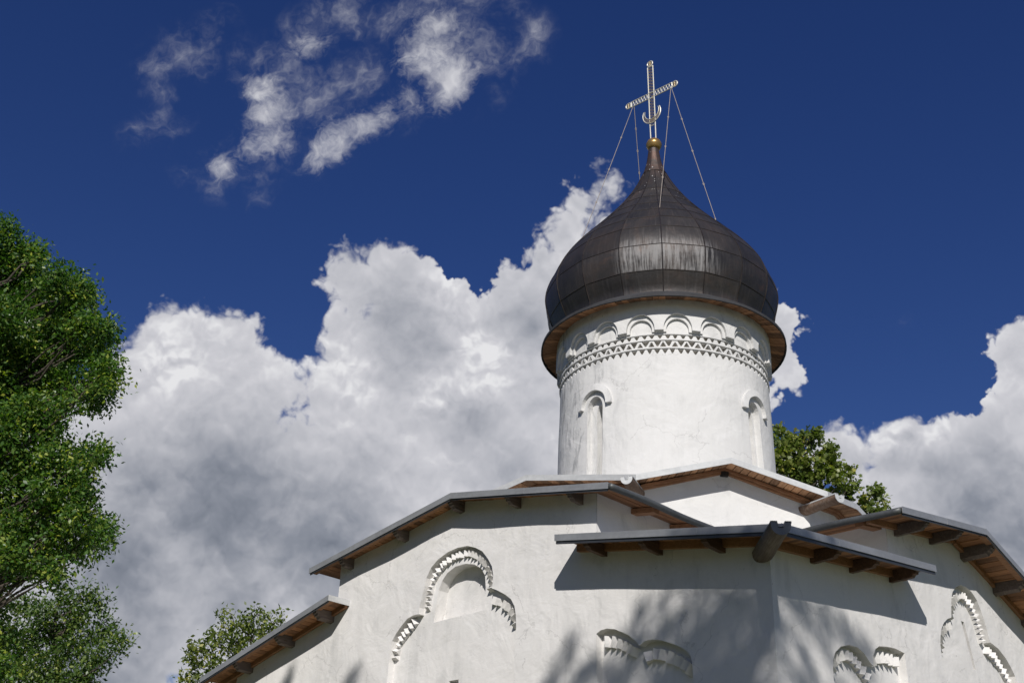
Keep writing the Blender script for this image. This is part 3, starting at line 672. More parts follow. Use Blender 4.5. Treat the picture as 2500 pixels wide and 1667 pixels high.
for fr, W, k in frs:
    ZM = zmid(k)
    ex = OV*math.tan(R(22.5))
    zf = lambda u: ZC+(ZM-ZC)*(1-abs(u-W/2)/(W/2))
    A0, A1, Am = fr(-ex, ZC-.02, OV), fr(W+ex, ZC-.02, OV), fr(W/2, ZM, OV)
    def inn(u, z): p = fr(u, 0, -1.6); return Vector((p.x, p.y, z))
    up = Vector((0, 0, .10)); u2 = Vector((0, 0, .115))
    B0 = CTR+(PV[k]-CTR)*.55; B0.z = ZC+.25; B1 = CTR+(PV[k+1]-CTR)*.55; B1.z = ZC+.25; Bm = (B0+B1)/2; Bm.z = ZM+.05
    for dz, flip in ((up, True), (u2, False)):
        q1 = [A0+dz, Am+dz, Bm+dz, B0+dz]; q2 = [Am+dz, A1+dz, B1+dz, Bm+dz]
        mt.face(q1[::-1] if flip else q1); mt.face(q2[::-1] if flip else q2)
    for (a_, b_) in ((A0, Am), (Am, A1)):
        n2 = fr.n*.012
        fa.prism([a_, b_, b_+Vector((0, 0, .118)), a_+Vector((0, 0, .118))], [p+n2 for p in (a_, b_, b_+Vector((0, 0, .118)), a_+Vector((0, 0, .118)))])
    for side in (0, 1):
        k_ = 13; 
        for j in range(k_):
            if side == 0: ua, ub = -ex+(W/2+ex)*j/k_, -ex+(W/2+ex)*(j+1)/k_
            else: ua, ub = W/2+(W/2+ex)*j/k_, W/2+(W/2+ex)*(j+1)/k_
            ua += .009; ub -= .009
            cz = lambda u: (ZC-.02)+(ZM-ZC+.02)*(1-abs(u-W/2)/(W/2+ex))
            oi = lambda u: -.03 if 0 < u < W else OV*(max(-u, u-W)/ex)
            so.prism([fr(ua, cz(ua)+.055, oi(ua)), fr(ub, cz(ub)+.055, oi(ub)), fr(ub, cz(ub)+.08, oi(ub)), fr(ua, cz(ua)+.08, oi(ua))],
                     [fr(ua, cz(ua)+.055, OV-.015), fr(ub, cz(ub)+.055, OV-.015), fr(ub, cz(ub)+.08, OV-.015), fr(ua, cz(ua)+.08, OV-.015)], 0, rnd.random())
    for (u0, u1) in ((.0, W/2), (W/2, W)):
        for o_a, o_b, zl in ((.005, .07, -.045), (.07, .11, .0)):
            tr.prism([fr(u0, zf(u0)+zl, o_a), fr(u1, zf(u1)+zl, o_a), fr(u1, zf(u1)+.05, o_a), fr(u0, zf(u0)+.05, o_a)],
                     [fr(u0, zf(u0)+zl, o_b), fr(u1, zf(u1)+zl, o_b), fr(u1, zf(u1)+.05, o_b), fr(u0, zf(u0)+.05, o_b)])
ro = mt.build('roof', MFAS, church, label='eight-gabled roof ring at the foot of the drum')
fa.build('fascia', MFASL, ro); so.build('soffit', MWF, ro); tr.build('edge_board', MTRIM, ro)
fr, W, _ = frs[1]; ZM = zmid(-1)
mb = MB(); 
mb.hexa([fr(W/2-.07, ZM-.10, -.02), fr(W/2+.07, ZM-.10, -.02), fr(W/2+.07, ZM-.02, -.02), fr(W/2-.07, ZM-.02, -.02)], [fr(W/2-.07, ZM-.10, .10), fr(W/2+.07, ZM-.10, .10), fr(W/2+.07, ZM-.02, .10), fr(W/2-.07, ZM-.02, .10)]); mb.build('beam_end', MBLACK, church)

# ---- log gutters
def gutter(base, dirv, L, r, mat, lmat, drop=.0, tilt=0, notch=.4):
    d = (Vector(dirv)+Vector((0, 0, tilt))).normalized(); side = d.cross(Vector((0, 0, 1))).normalized(); up = side.cross(d)
    b = Vector(base)
    n = 22; ang = [math.pi*(1+i/(n)) for i in range(n+1)]       # lower half round
    outer = [(math.cos(a), math.sin(a)) for a in ang]
    top = .32
    cs = [(-1*1.0, top)]+[(x, z) for x, z in outer]+[(1.0, top)]
    chan = [(.42, top), (.26, -.28), (-.26, -.28), (-.42, top)]
    prof = cs+chan
    m_ = 14
    mbx = MB(); rings = []
    for j in range(m_+1):
        t = j/m_; p = b+d*(L*t-.25)
        ring = []
        for (x, z) in prof:
            rr = r*(1.0+.05*mn.noise(Vector((x*1.5, z*1.5, t*4+L))))*(1.06-.08*t)
            ring.append(p+side*(x*rr)+up*(z*rr))
        rings.append(ring)
    N = len(prof); vs = [q for rg in rings for q in rg]
    fs = [(j*N+i, j*N+(i+1) % N, (j+1)*N+(i+1) % N, (j+1)*N+i) for j in range(m_) for i in range(N)]
    fs.append(tuple(range(N))[::-1]); mbx.mesh(vs, fs)
    # end grain
    mbx.mesh(rings[-1], [tuple(range(N))])
    o = mbx.build('gutter_log', mat, church)
    # metal lining: end cap, turned edges and channel
    e = MB(); p = b+d*(L-.25); rr = r*.985
    cap = [p+d*.012+side*(x*rr*1.03)+up*(z*rr*1.03) for x, z in prof]; cap2 = [q+d*.01 for q in cap]
    e.prism(cap, cap2)
    ch = [(-1.04, top-.10), (-1.04, top+.06), (-.44, top+.06), (-.28, -.22), (.28, -.22), (.44, top+.06), (1.04, top+.06), (1.04, top-.10)]
    ch2 = [(-1.06, top-.10), (-1.06, top+.11), (-.40, top+.11), (-.24, -.17), (.24, -.17), (.40, top+.11), (1.06, top+.11), (1.06, top-.10)]
    for i in range(len(ch)-1):
        q = [ch[i], ch[i+1], ch2[i+1], ch2[i]]
        e.prism([b+d*.05+side*(x*rr)+up*(z*rr) for x, z in q], [p+d*.03+side*(x*rr)+up*(z*rr) for x, z in q])
    e.build('gutter_lining', lmat, o)
    return o
ND = Vector((-.0026, -1, 0)); ND = Vector((LF.n+RF.n)).normalized()
gutter(C0+Vector((-.07, 0, 6.82)), ND+Vector((-.03, 0, 0)), 1.46, .13, MLOG, MCAP, tilt=-.02)
e0 = (pv(-1, 1)-CTR).normalized(); e1 = (pv(0, 1)-CTR).normalized()
gutter(pv(-1, PA)+Vector((-.03, 0, 9.47)), (e0+Vector((-.12, 0, 0))).normalized(), 1.06, .11, MLOGB, MFASL)
gutter(pv(0, PA)+Vector((-.08, 0, 9.44)), e1, 1.15, .112, MLOGB, MFASL)
for k in (1, 2, 3, 4, 5, -2): gutter(PV[k]+Vector((0, 0, 9.45)), (PV[k]-CTR).normalized(), 1.1, .14, MLOGB, MFASL)

# ---- drum
def rdrum(z): return 2.455-.018*(z-11.5) if z < 14.9 else 2.39
R0 = 2.4
def dmap(s, z, o):
    th = s/R0; r = rdrum(z)+o+.010*mn.noise(Vector((math.cos(th)*2.2, math.sin(th)*2.2, z*.9)))*1.6
    return Vector((CTR.x+r*math.cos(th), CTR.y+r*math.sin(th), z))
def D(a): return R(a)*R0
def arch_poly(c, hw, z0, zs, zt, n=12):
    """round-headed outline centred at angle c (deg)"""
    pts = [(D(c-hw), z0)]
    for i in range(n+1):
        a = math.pi*(1-i/n); pts.append((D(c+hw*math.cos(a)), zs+(zt-zs)*math.sin(a)))
    pts.append((D(c+hw), z0)); return pts
regions = []
for c in (-135.6, -45.4, 45, 135):
    regions.append((arch_poly(c, 5.1, 9.0+.6, 12.28, 12.58), .14, 0, 0, .08))
for c in (-135.6, -45.4, 45, 135):
    regions.append((arch_poly(c+1.0, 2.2, 9.7, 12.22, 12.42, 8), .32, .14, 0, .08))
rj = random.Random(21)
def tri(c, hw, z0, z1, down=True):
    j = lambda s: rj.uniform(-s, s)
    w = D(hw)*(1+j(.12)); x = D(c)+j(.010); z0 += j(.007); z1 += j(.006)
    if down: return [(x-w+j(.006), z1+j(.005)), (x+w+j(.006), z1+j(.005)), (x+.012+j(.006), z0), (x-.012, z0)]
    return [(x-w+j(.006), z0+j(.005)), (x-.01, z1), (x+.012+j(.006), z1), (x+w+j(.006), z0+j(.005))]
for i in range(90):
    c = -179.2+i*4.0; regions.append((tri(c, 1.55, 13.715, 13.815), .085, 0, 1, .3))
for i in range(91):
    c = -179.6+i*3.945; regions.append((tri(c, 1.62, 13.355, 13.465), .085, 0, 1, .3))
for i in range(60):
    c = -178.6+i*6.0
    regions.append((tri(c, 2.15, 13.53, 13.67), .10, 0, 1, .3))
    regions.append((tri(c+3.0, 1.75, 13.515, 13.63, False), .10, 0, 1, .3))
mb = MB()
relief(mb, dmap, [(D(-180), 9.0), (D(180), 9.0), (D(180), 14.95), (D(-180), 14.95)], regions, step=.16)
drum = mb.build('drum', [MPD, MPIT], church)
# weld for shading is not needed: facets are finer than a pixel row
# string courses between the bands
mb = MB()
for (z0, z1) in ((13.815, 13.85), (13.675, 13.71), (13.475, 13.508)):
    for i in range(180):
        a, b = -180+i*2, -180+(i+1)*2; w = lambda t: .004*mn.noise(Vector((t*.2, z0*5, 0)))
        z0a, z0b, z1a, z1b = z0+w(a), z0+w(b), z1+w(a), z1+w(b)
        mb.face([dmap(D(a), z0a, .022), dmap(D(b), z0b, .022), dmap(D(b), z1b, .022), dmap(D(a), z1a, .022)])
        mb.face([dmap(D(a), z1a, .022), dmap(D(b), z1b, .022), dmap(D(b), z1b+.01, -.01), dmap(D(a), z1a+.01, -.01)])
        mb.face([dmap(D(a), z0a, -.01), dmap(D(b), z0b, -.01), dmap(D(b), z0b, .022), dmap(D(a), z0a, .022)])
mb.build('string_course', MPD, drum)
# two-step arcade under the dome
cent = [-166.0+18.95*i for i in range(19)]; cent = [c+rj.uniform(-.5, .5) for c in cent]
def arcade(hw, zt, zbot, zs, off0, off1, name):
    mb = MB(); path = []      # lower edge path from -180..180 in (s,z)
    for i, c in enumerate(cent):
        h2 = hw*(1+rj.uniform(-.04, .04)); zz = zt+rj.uniform(-.015, .015); n = 14
        path.append((D(c-h2), zbot))
        for k in range(n+1):
            a = math.pi*(1-k/n); path.append((D(c+h2*math.cos(a)), zs+(zz-zs)*math.sin(a)))
        path.append((D(c+h2), zbot))
    # corbels between: close ring
    path.append((path[0][0]+D(360), path[0][1]))
    path = densify(path, .08, False)
    top = 14.93
    N = len(path)
    for i in range(N-1):
        (s0, z0), (s1, z1) = path[i], path[i+1]
        if abs(s1-s0) > 1e-6:
            M_ = 5
            for j in range(M_):
                f0, f1 = j/M_, (j+1)/M_
                mb.face([dmap(s0, z0+(top-z0)*f0, off1), dmap(s1, z1+(top-z1)*f0, off1), dmap(s1, z1+(top-z1)*f1, off1), dmap(s0, z0+(top-z0)*f1, off1)])
        mb.face([dmap(s0, z0, off0-.02), dmap(s1, z1, off0-.02), dmap(s1, z1, off1), dmap(s0, z0, off1)])
    return mb.build(name, MPD, drum)
arcade(7.3, 14.29, 13.885, 13.93, .0, .12, 'arcade_band')
arcade(5.7, 14.185, 13.86, 13.93, .0, .06, 'arcade_band')
# hood mouldings over the slit windows
def hood(c, hw_o, hw_i, zs, zt_o, zt_i):
    mb = MB(); n = 18; rings = []
    pts = []
    for i in range(n+1):
        a = math.pi*(1-i/n)
        o_ = (D(c+hw_o*math.cos(a)), zs+(zt_o-zs)*math.sin(a)**.9 if 0 < i < n else zs); i_ = (D(c+hw_i*math.cos(a)), zs+(zt_i-zs)*math.sin(a)**.9 if 0 < i < n else zs)
        w = .01*mn.noise(Vector((a*2, c, 0)))
        rings.append([dmap(i_[0], i_[1]+w, -.02), dmap(i_[0], i_[1]+w, .085), dmap(o_[0], o_[1]+w, .07), dmap(o_[0], o_[1]+w, -.02)])
    vs = [q for r in rings for q in r]
    fs = [(j*4+i, j*4+(i+1) % 4, (j+1)*4+(i+1) % 4, (j+1)*4+i) for j in range(n) for i in range(4)]+[(0, 1, 2, 3), (n*4+3, n*4+2, n*4+1, n*4)]
    mb.mesh(vs, fs); return mb.build('window_hood', MPD, drum)
for c in (-135.6, -44.4, 45, 135): hood(c, 10.8, 7.9, 12.33, 12.86, 12.70)

# ---- soffit ring and dome
LEAN = -.0145
mb = MB(); rnd = random.Random(4)
nb = 120
for i in range(nb):
    a, b = 2*math.pi*i/nb+.0015, 2*math.pi*(i+1)/nb-.0015
    def p(t, r, z): return Vector((CTR.x+r*math.cos(t), CTR.y+r*math.sin(t), z))
    dz = rnd.uniform(-.006, .006)
    mb.prism([p(a, 2.34, 14.655+dz), p(b, 2.34, 14.655+dz), p(b, 2.34, 14.70), p(a, 2.34, 14.70)], [p(a, 2.87, 14.555+dz), p(b, 2.87, 14.555+dz), p(b, 2.87, 14.58), p(a, 2.87, 14.58)], 0, rnd.random())
MWRING = mat_wood('pine_soffit_ring', R(45), (.15, .07, .035), (.34, .18, .095), (.50, .30, .17))
dome_knots_z = [14.9, 15.37, 15.83, 16.3, 16.77, 17.23, 17.7, 18.17, 18.63, 19.1, 19.57, 20.03, 20.5]
dome_knots_r = [2.56, 2.735, 2.808, 2.70, 2.441, 2.09, 1.68, 1.275, .91, .61, .37, .214, .135]
def rdome(z):
    x, y = dome_knots_z, dome_knots_r; h = (x[-1]-x[0])/12; t = min(max((z-x[0])/h, 0), 11.9999); i = int(t); s = t-i
    m_ = lambda j: (y[min(j+1, 12)]-y[max(j-1, 0)])/(2 if 0 < j < 12 else 1)
    return (2*s**3-3*s**2+1)*y[i]+(s**3-2*s**2+s)*m_(i)+(-2*s**3+3*s**2)*y[i+1]+(s**3-s**2)*m_(i+1)
NS = 18; SEAM0 = R(-96.5)
def dome_c(z): return Vector((CTR.x-.015+LEAN*(z-15), CTR.y, z))
def dpt(k, z, off=0):
    """k in facet units"""
    k0 = math.floor(k); fr_ = k-k0; r = (rdome(z)+off)
    a0, a1 = SEAM0+2*math.pi*k0/NS, SEAM0+2*math.pi*(k0+1)/NS
    p0 = Vector((math.cos(a0), math.sin(a0), 0))*r; p1 = Vector((math.cos(a1), math.sin(a1), 0))*r
    p = p0.lerp(p1, fr_); bul = .35*(r*(1-math.cos(math.pi/NS)))*4*fr_*(1-fr_)
    p += p.normalized()*bul
    return dome_c(z)+p
seamz = [14.72, 15.29, 15.91, 16.52, 16.97, 17.42, 17.88, 18.32, 18.8, 19.67, 20.52]
dv = []; df = []; duv = []; dt = []; sharp = set()
SUB = 4; rnd = random.Random(31)
zs_all = []
for a, b in zip(seamz[:-1], seamz[1:]):
    n = max(3, int((b-a)/.09)); zs_all += [a+(b-a)*j/n for j in range(n)]
zs_all.append(seamz[-1])
def rz(z): return z
for k in range(NS):
    for row in range(len(seamz)-1):
        tint = rnd.random(); a, b = seamz[row], seamz[row+1]; zl = [z for z in zs_all if a-1e-6 <= z <= b+1e-6]
        base = len(dv)
        for z in zl:
            for i in range(SUB+1):
                kk = k+i/SUB-(1e-7 if i == SUB else 0)
                zz_ = max(z, 14.9); p = dpt(kk, zz_); p.z = z
                dv.append(p)
        for j in range(len(zl)-1):
            for i in range(SUB):
                q = [base+j*(SUB+1)+i, base+j*(SUB+1)+i+1, base+(j+1)*(SUB+1)+i+1, base+(j+1)*(SUB+1)+i]
                df.append(q); dt.append(tint)
                duv.append([((k+(i+di)/SUB)/NS+.013*row*7, zl[j+dj]) for di, dj in ((0, 0), (1, 0), (1, 1), (0, 1))])
me = bpy.data.meshes.new('dome'); me.from_pydata([tuple(v) for v in dv], [], df)
uvl = me.uv_layers.new(name='UVMap'); uvl.data.foreach_set('uv', [c for f_ in duv for uv_ in f_ for c in uv_])
me.attributes.new('tint', 'FLOAT', 'FACE').data.foreach_set('value', dt)
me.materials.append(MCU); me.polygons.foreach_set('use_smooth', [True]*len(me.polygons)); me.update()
dome = bpy.data.objects.new('dome', me); COL.objects.link(dome); dome.parent = church; dome.matrix_parent_inverse = Matrix.Translation(-church.location)
def sub(mbx, name, mats, parent, smooth=False):
    o = mbx.build(name, mats, None, smooth); o.parent = parent; o.matrix_parent_inverse = Matrix.Translation(-church.location) if parent == church else Matrix.Identity(4)
    return o
sub(mb, 'soffit', MWRING, drum)
# seams: standing welts along ribs, lapped rows
ms = MB()
for k in range(NS):
    zz_ = [z for z in zs_all if z < 19.7]
    ms.tube([dpt(k+.0001, max(z, 14.9), .002)+Vector((0, 0, z-max(z, 14.9))) for z in zz_], .013, 5)
for z in seamz[1:-1]:
    ms.tube([dpt(kk, z, .0) for kk in np.linspace(0, NS-.001, NS*4)]+[dpt(0, z, 0)], .0105, 5)
# collar
ms.tube([dpt(kk, 19.67, .006) for kk in np.linspace(0, NS-.001, NS*2)]+[dpt(0, 19.67, .002)], .010, 5)
MSEAM = mat_metal('seam_copper', (.045, .036, .032), .45, .5, .4)
sub(ms, 'seam', MSEAM, dome)
# skirt flashing: from the dome foot out to the rim
mk = MB(); NK = 72
def rim(i, r, z):
    a = 2*math.pi*i/NK; w = 1+.004*mn.noise(Vector((math.cos(a)*3, math.sin(a)*3, 1))) ; zz_ = z+.012*mn.noise(Vector((math.cos(a)*4, math.sin(a)*4, 5)))
    return Vector((CTR.x+r*w*math.cos(a), CTR.y+r*w*math.sin(a), zz_))
prof = [(2.50, 14.86), (2.62, 14.78), (2.87, 14.60), (2.895, 14.585), (2.90, 14.515), (2.875, 14.505), (2.86, 14.56)]
for i in range(NK):
    for (r0, z0), (r1, z1) in zip(prof[:-1], prof[1:]): mk.face([rim(i, r0, z0), rim(i+1, r0, z0), rim(i+1, r1, z1), rim(i, r1, z1)])
MSK = mat_metal('dark_rim_metal', (.030, .030, .033), .85, .0, .3)
sub(mk, 'skirt', MSK, dome)

# ---- cross, orb and chains
def ocen(z): return dome_c(z)
oc = ocen(20.68); oc.x = 3.52
crs = MB()
CD = Vector((math.cos(R(-42)), math.sin(R(-42)), 0)); CN = Vector((CD.y, -CD.x, 0)); UP = Vector((0, 0, 1))
def cp(a, z, o=0):  # point in the plane of the cross; slight lean to the left with height
    return Vector((3.505, CTR.y, 0))+CD*(a-.012*(z-21)*1.6)+CN*o+UP*z
rb = .014
hwv = .085
for s in (-1, 1): crs.tube([cp(s*hwv*.92, 20.72), cp(s*hwv, 21.5), cp(s*hwv, 23.33)], .017, 7)
for zz_ in (21.33, 23.33, 22.24, 22.44): crs.tube([cp(-hwv, zz_), cp(hwv, zz_)], rb, 6)
za, zb = 22.26, 22.43
for zz_ in (za, zb): crs.tube([cp(-.66, zz_), cp(.66, zz_)], .016, 7)
for s in (-1, 1): crs.tube([cp(s*.66, za-.01), cp(s*.66, zb+.01)], rb, 6)
z = 21.36; i = 0
while z < 23.28:
    crs.tube([cp(-hwv, z), cp(hwv, z+.05)] if i % 2 == 0 else [cp(hwv, z), cp(-hwv, z+.05)], .0075, 5, 1); z += .05; i += 1
a = -.64; i = 0
while a < .62:
    if not (-hwv-.04 < a < hwv): crs.tube([cp(a, za), cp(a+.045, zb)] if i % 2 == 0 else [cp(a, zb), cp(a+.045, za)], .0085, 5)
    a += .045; i += 1
def ring(c, r, t, n=20):
    crs.tube([cp(c[0]+r*math.cos(2*math.pi*k/n), c[1]+r*math.sin(2*math.pi*k/n)) for k in range(n+1)], t, 6)
for c in ((0, 23.43), (-.75, 22.345), (.75, 22.345)):
    ring(c, .085, .018)
    for k in range(4):
        a_ = math.pi*k/4; crs.tube([cp(c[0]+.07*math.cos(a_), c[1]+.07*math.sin(a_)), cp(c[0]-.07*math.cos(a_), c[1]-.07*math.sin(a_))], .008, 5, 1)
MGLD2 = mat_plain('tarnished_gilt', (.40, .30, .15), .5, .4, 40, .1)
cross = crs.build('cross', [MSIL, MGLD2], church)
# crescent
cr = MB(); n = 26; outer = []; inner = []
for k in range(n+1):
    a_ = R(-90-118)+R(236)*k/n
    outer.append((.285*math.cos(a_), 21.71+.30*math.sin(a_)))
    inner.append((.225*math.cos(a_)*1.0, 21.77+.255*math.sin(a_)*.92))
inner[0] = outer[0]; inner[-1] = outer[-1]
cr.tube([cp(x, z_, .02) for x, z_ in outer], .014, 6); cr.tube([cp(x, z_, .02) for x, z_ in inner], .012, 6)
for k in range(2, n-1): cr.tube([cp(*outer[k], .02), cp(*inner[min(k+1, n)], .02)], .007, 5, 1)
sub(cr, 'crescent', [MSIL, MGLD2], cross)
# orb (also closes the spire)
ob = MB(); N1, N2 = 32, 20; vs = []
for j in range(N2+1):
    ph = math.pi*j/N2; 
    for i in range(N1):
        th = 2*math.pi*i/N1; rr = .205*(1+.02*math.sin(9*ph)) ; vs.append((oc.x+rr*math.sin(ph)*math.cos(th), oc.y+rr*math.sin(ph)*math.sin(th), oc.z+rr*.92*math.cos(ph)))
ob.mesh(vs, [(j*N1+i, j*N1+(i+1) % N1, (j+1)*N1+(i+1) % N1, (j+1)*N1+i) for j in range(N2) for i in range(N1)])
sub(ob, 'orb', MGOLD, cross, True)
Lt, Rt = cp(-.62, za-.02), cp(.62, za-.02)
L2 = atY(1565, 476, 26.35)
for top, end in ((Lt, Vector((1.62, 24.5, 17.26))), (Lt+CD*.05, L2), (Rt, Vector((3.355, 23.42, 17.42))), (Rt+CD*.03, Vector((4.76, 23.9, 17.55)))):
    ch = MB(); K = 4
    for i in range(K):
        a_, b_ = top.lerp(end, i/K), top.lerp(end, (i+1)/K); sag = Vector((0, 0, -.02))*math.sin(math.pi*i/K); sag2 = Vector((0, 0, -.02))*math.sin(math.pi*(i+1)/K)
        ch.tube([a_+sag, b_+sag2], .0085, 5)
        if i: 
            q = a_+sag; dd = (end-top).normalized(); sx = dd.cross(Vector((0, 1, 0))).normalized()
            ch.tube([q+(sx*math.cos(2*math.pi*k/10)*.018+dd*math.sin(2*math.pi*k/10)*.035) for k in range(11)], .007, 5)
    ch.tube([end, end+Vector((0, 0, -.1))], .02, 5)
    sub(ch, 'guy_chain', MROPE, cross)

# ------------------------------------------------------------------ ground
gm = MB(); S = 3000
gm.face([(-S, -S, 0), (S, -S, 0), (S, S, 0), (-S, S, 0)])
m_, g, b, o_ = newmat('grass_lawn'); co = objco(g)
n = g.noise(co, .4, 8, .65); n2 = g.noise(co, 9, 5, .6)
g.put(b, 'Base Color', g.mix(n2, g.mix(n, (.055, .075, .025), (.10, .115, .045)), g.mix(n, (.08, .09, .035), (.15, .14, .08)))); b.inputs['Roughness'].default_value = .95; bump(g, b, n2, .6, .05)
go = gm.build('ground', m_); go['kind'] = 'structure'
pm = MB()
def strip(fr, u0, u1, o0, o1, z): pm.hexa([fr(u0, 0.004, o0), fr(u1, .004, o0), fr(u1, z, o0), fr(u0, z, o0)], [fr(u0, .004, o1), fr(u1, .004, o1), fr(u1, z, o1), fr(u0, z, o1)])
strip(LF, -1.2, WL+1.2, .02, 1.2, .06); strip(RF, .0, WR+1.2, .02, 1.2, .06)
MPAV = mat_plain('pale_stone_paving', (.42, .40, .36), .9, 0, 6, .4)
po = pm.build('pavement', MPAV); po['kind'] = 'structure'

# ------------------------------------------------------------------ trees
ML1 = mat_leaf('maple_leaves', (.022, .066, .011), (.078, .160, .026), (.22, .28, .050))
ML2 = mat_leaf('broad_leaves', (.036, .074, .018), (.090, .150, .034), (.19, .24, .055))
ML3 = mat_leaf('olive_leaves', (.055, .085, .016), (.135, .175, .036), (.24, .26, .065))
MBK = mat_bark('grey_bark', (.035, .028, .02), (.095, .078, .06))
def tree(name, label, trunk_base, fork, blobs, leaf, per, mat, trunk_r=.3, twig=.25, seed=1, group=None, shape='ash', lim=None, droop=.2):
    """blobs: (centre, radius, density). Limbs run from the fork to the blobs, twigs fill them, leaves sit on the twigs."""
    rnd = random.Random(seed); rs = np.random.RandomState(seed)
    root = thing(name, label, 'tree', tuple(trunk_base), group)
    tk = MB(); tb, fk = Vector(trunk_base), Vector(fork)
    topz = max(fk.z+.5, sorted(b[0][2] for b in blobs)[int(len(blobs)*.85)]-.3)
    ax0 = [tb.lerp(fk, t) for t in np.linspace(0, 1, 7)]+[Vector((fk.x+.25*math.sin(t*4), fk.y+.2*math.sin(t*3), fk.z+(topz-fk.z)*t)) for t in np.linspace(.2, 1, 5)]
    ax0 = [p+Vector((.12*math.sin(p.z*.9), .1*math.cos(p.z*.7), 0)) for p in ax0]
    hh = topz-tb.z
    tk.tube(ax0, [trunk_r*(1.45 if k_ == 0 else max(.12, 1-.92*(p.z-tb.z)/hh)) for k_, p in enumerate(ax0)], 10)
    def axis_at(z):
        for p, q in zip(ax0[:-1], ax0[1:]):
            if p.z <= z <= q.z: return p.lerp(q, (z-p.z)/max(1e-6, q.z-p.z))
        return ax0[-1] if z > ax0[-1].z else ax0[0]
    V = []; T = []; twigs = []
    for (c, r, dens) in blobs:
        c = Vector(c); hd = math.hypot(c.x-fk.x, c.y-fk.y); st = axis_at(max(min(fk.z, tb.z+hh*.35), min(topz, c.z-.55*hd-.6)))
        mid = st.lerp(c, .5)+Vector((rnd.uniform(-.3, .3), rnd.uniform(-.3, .3), rnd.uniform(-.1, .5)))
        lp = [st.lerp(mid, t).lerp(mid.lerp(c, t), t)+Vector((rnd.uniform(-.12, .12), rnd.uniform(-.1, .1), rnd.uniform(-.12, .12)))*(1 if t > 0 else 0) for t in np.linspace(0, 1, 7)]
        tk.tube(lp, [trunk_r*.11*(1-t)+.008 for t in np.linspace(0, 1, 7)], 6)
        nt = max(4, int(dens*per*(r**2)))
        for _ in range(nt):
            d = Vector(rs.normal(size=3)).normalized(); rr = r*(rnd.random()**.38)*(1+.18*rnd.uniform(-1, 1))
            p = c+Vector((d.x*rr, d.y*rr, d.z*rr*.9))
            twigs.append((c, p, d))
    lv = []; lt = []
    for (c, p, d) in twigs:
        if rnd.random() < .16: 
            q = c.lerp(p, .15); tk.tube([q, q.lerp(p, .5)+Vector((0, 0, .03)), p], [.014, .009, .005], 4, cap=False)
        k = rnd.randint(15, 24); tone = min(1, max(0, rnd.gauss(.48, .24)))
        dirn = (d+Vector((0, 0, .25))).normalized()
        for _ in range(k):
            lp = p+Vector(rs.normal(size=3))*twig*.42
            lv.append((lp, dirn)); lt.append(min(1, max(0, tone+rnd.gauss(0, .13))))
    n = len(lv)
    base = np.array([tuple(a[0]) for a in lv]); dr = np.array([tuple(a[1]) for a in lv])
    ax = rs.normal(size=(n, 3))*.75+dr*.6; ax[:, 2] -= droop; ax /= np.linalg.norm(ax, axis=1)[:, None]
    nn = rs.normal(size=(n, 3))*.8+np.array([0, -.2, .9]); nn -= ax*np.sum(nn*ax, 1)[:, None]; nn /= np.linalg.norm(nn, axis=1)[:, None]
    sd = np.cross(ax, nn); L = leaf*rs.uniform(.65, 1.25, n)[:, None]
    if shape == 'ash': prof = [(0, 0, 0), (.45, .26, .04), (1, 0, -.08), (.45, -.26, .04)]
    else: prof = [(0, 0, 0), (.05, .42, .02), (.42, .2, .03), (.6, .5, -.02), (1, 0, -.1), (.6, -.5, -.02), (.42, -.2, .03), (.05, -.42, .02)]
    K = len(prof)
    vv = np.concatenate([(base+ax*L*a+sd*L*b_+nn*L*c_)[:, None, :] for a, b_, c_ in prof], 1).reshape(-1, 3)
    me = bpy.data.meshes.new('crown'); me.vertices.add(n*K); me.vertices.foreach_set('co', vv.ravel())
    me.loops.add(n*K); me.loops.foreach_set('vertex_index', np.arange(n*K)); me.polygons.add(n)
    me.polygons.foreach_set('loop_start', np.arange(n)*K); me.polygons.foreach_set('loop_total', np.full(n, K))
    me.attributes.new('tint', 'FLOAT', 'FACE').data.foreach_set('value', lt)
    me.materials.append(mat); me.update(); me.validate()
    cr_ = bpy.data.objects.new('crown', me); COL.objects.link(cr_); cr_.parent = root; cr_.matrix_parent_inverse = Matrix.Translation(-root.location)
    tk.build('trunk', MBK, root)
    print(name, 'leaves', n)
    return root
def B(px, py, rpx, Y, dens=1.0, dy=0):
    p = atY(px, py, Y+dy); s = (p-CAMP).length
    # radius in metres from pixel size
    return (p, rpx*(p-CAMP).dot(_F)/FPX, dens)
# big tree at the left edge
Y1 = 21.0
left = [(10,570,50),(70,625,50),(20,660,80),(150,700,60),(200,730,38),(90,740,90),(-20,780,110),(180,780,55),(235,815,38),(140,850,80),(215,860,40),(250,900,38),(60,880,100),(-60,930,120),
        (150,950,75),(225,960,45),(250,935,26),(70,1010,80),(110,1060,50),(-20,1080,90),(30,1130,60),(120,1120,40),(180,1115,45),(225,1110,24),(170,1165,45),(190,1200,30),(100,1190,40),
        (60,1240,60),(150,1245,55),(205,1270,40),(250,1310,30),(215,1340,35),(150,1320,50),(80,1320,60),(10,1300,60),(40,1380,45),(100,1390,35),(130,1400,20),(-40,1400,70),(-20,1480,50),(10,1560,45),(-30,1640,60),(5,1640,35),
        (-5,1190,50),(30,1280,50),(-10,1060,70),(60,1150,50),(110,1230,40),(25,1350,45),(-150,800,150),(-180,1050,160),(-160,1300,150),(-120,650,100),(-60,590,70),(-150,1500,120)]
rt = random.Random(5)
bl = [B(x, y, r*.72, Y1, 1.35, rt.uniform(-1.3, 1.3)) for x, y, r in left]
bl += [B(x+r*math.cos(a)*.52, y+r*math.sin(a)*.6, rt.uniform(14, 24), Y1, 1.6, rt.uniform(-1.2, .6)) for x, y, r in left if x > 20 for a in [rt.uniform(-1.9, 1.3) for _ in range(2)]]
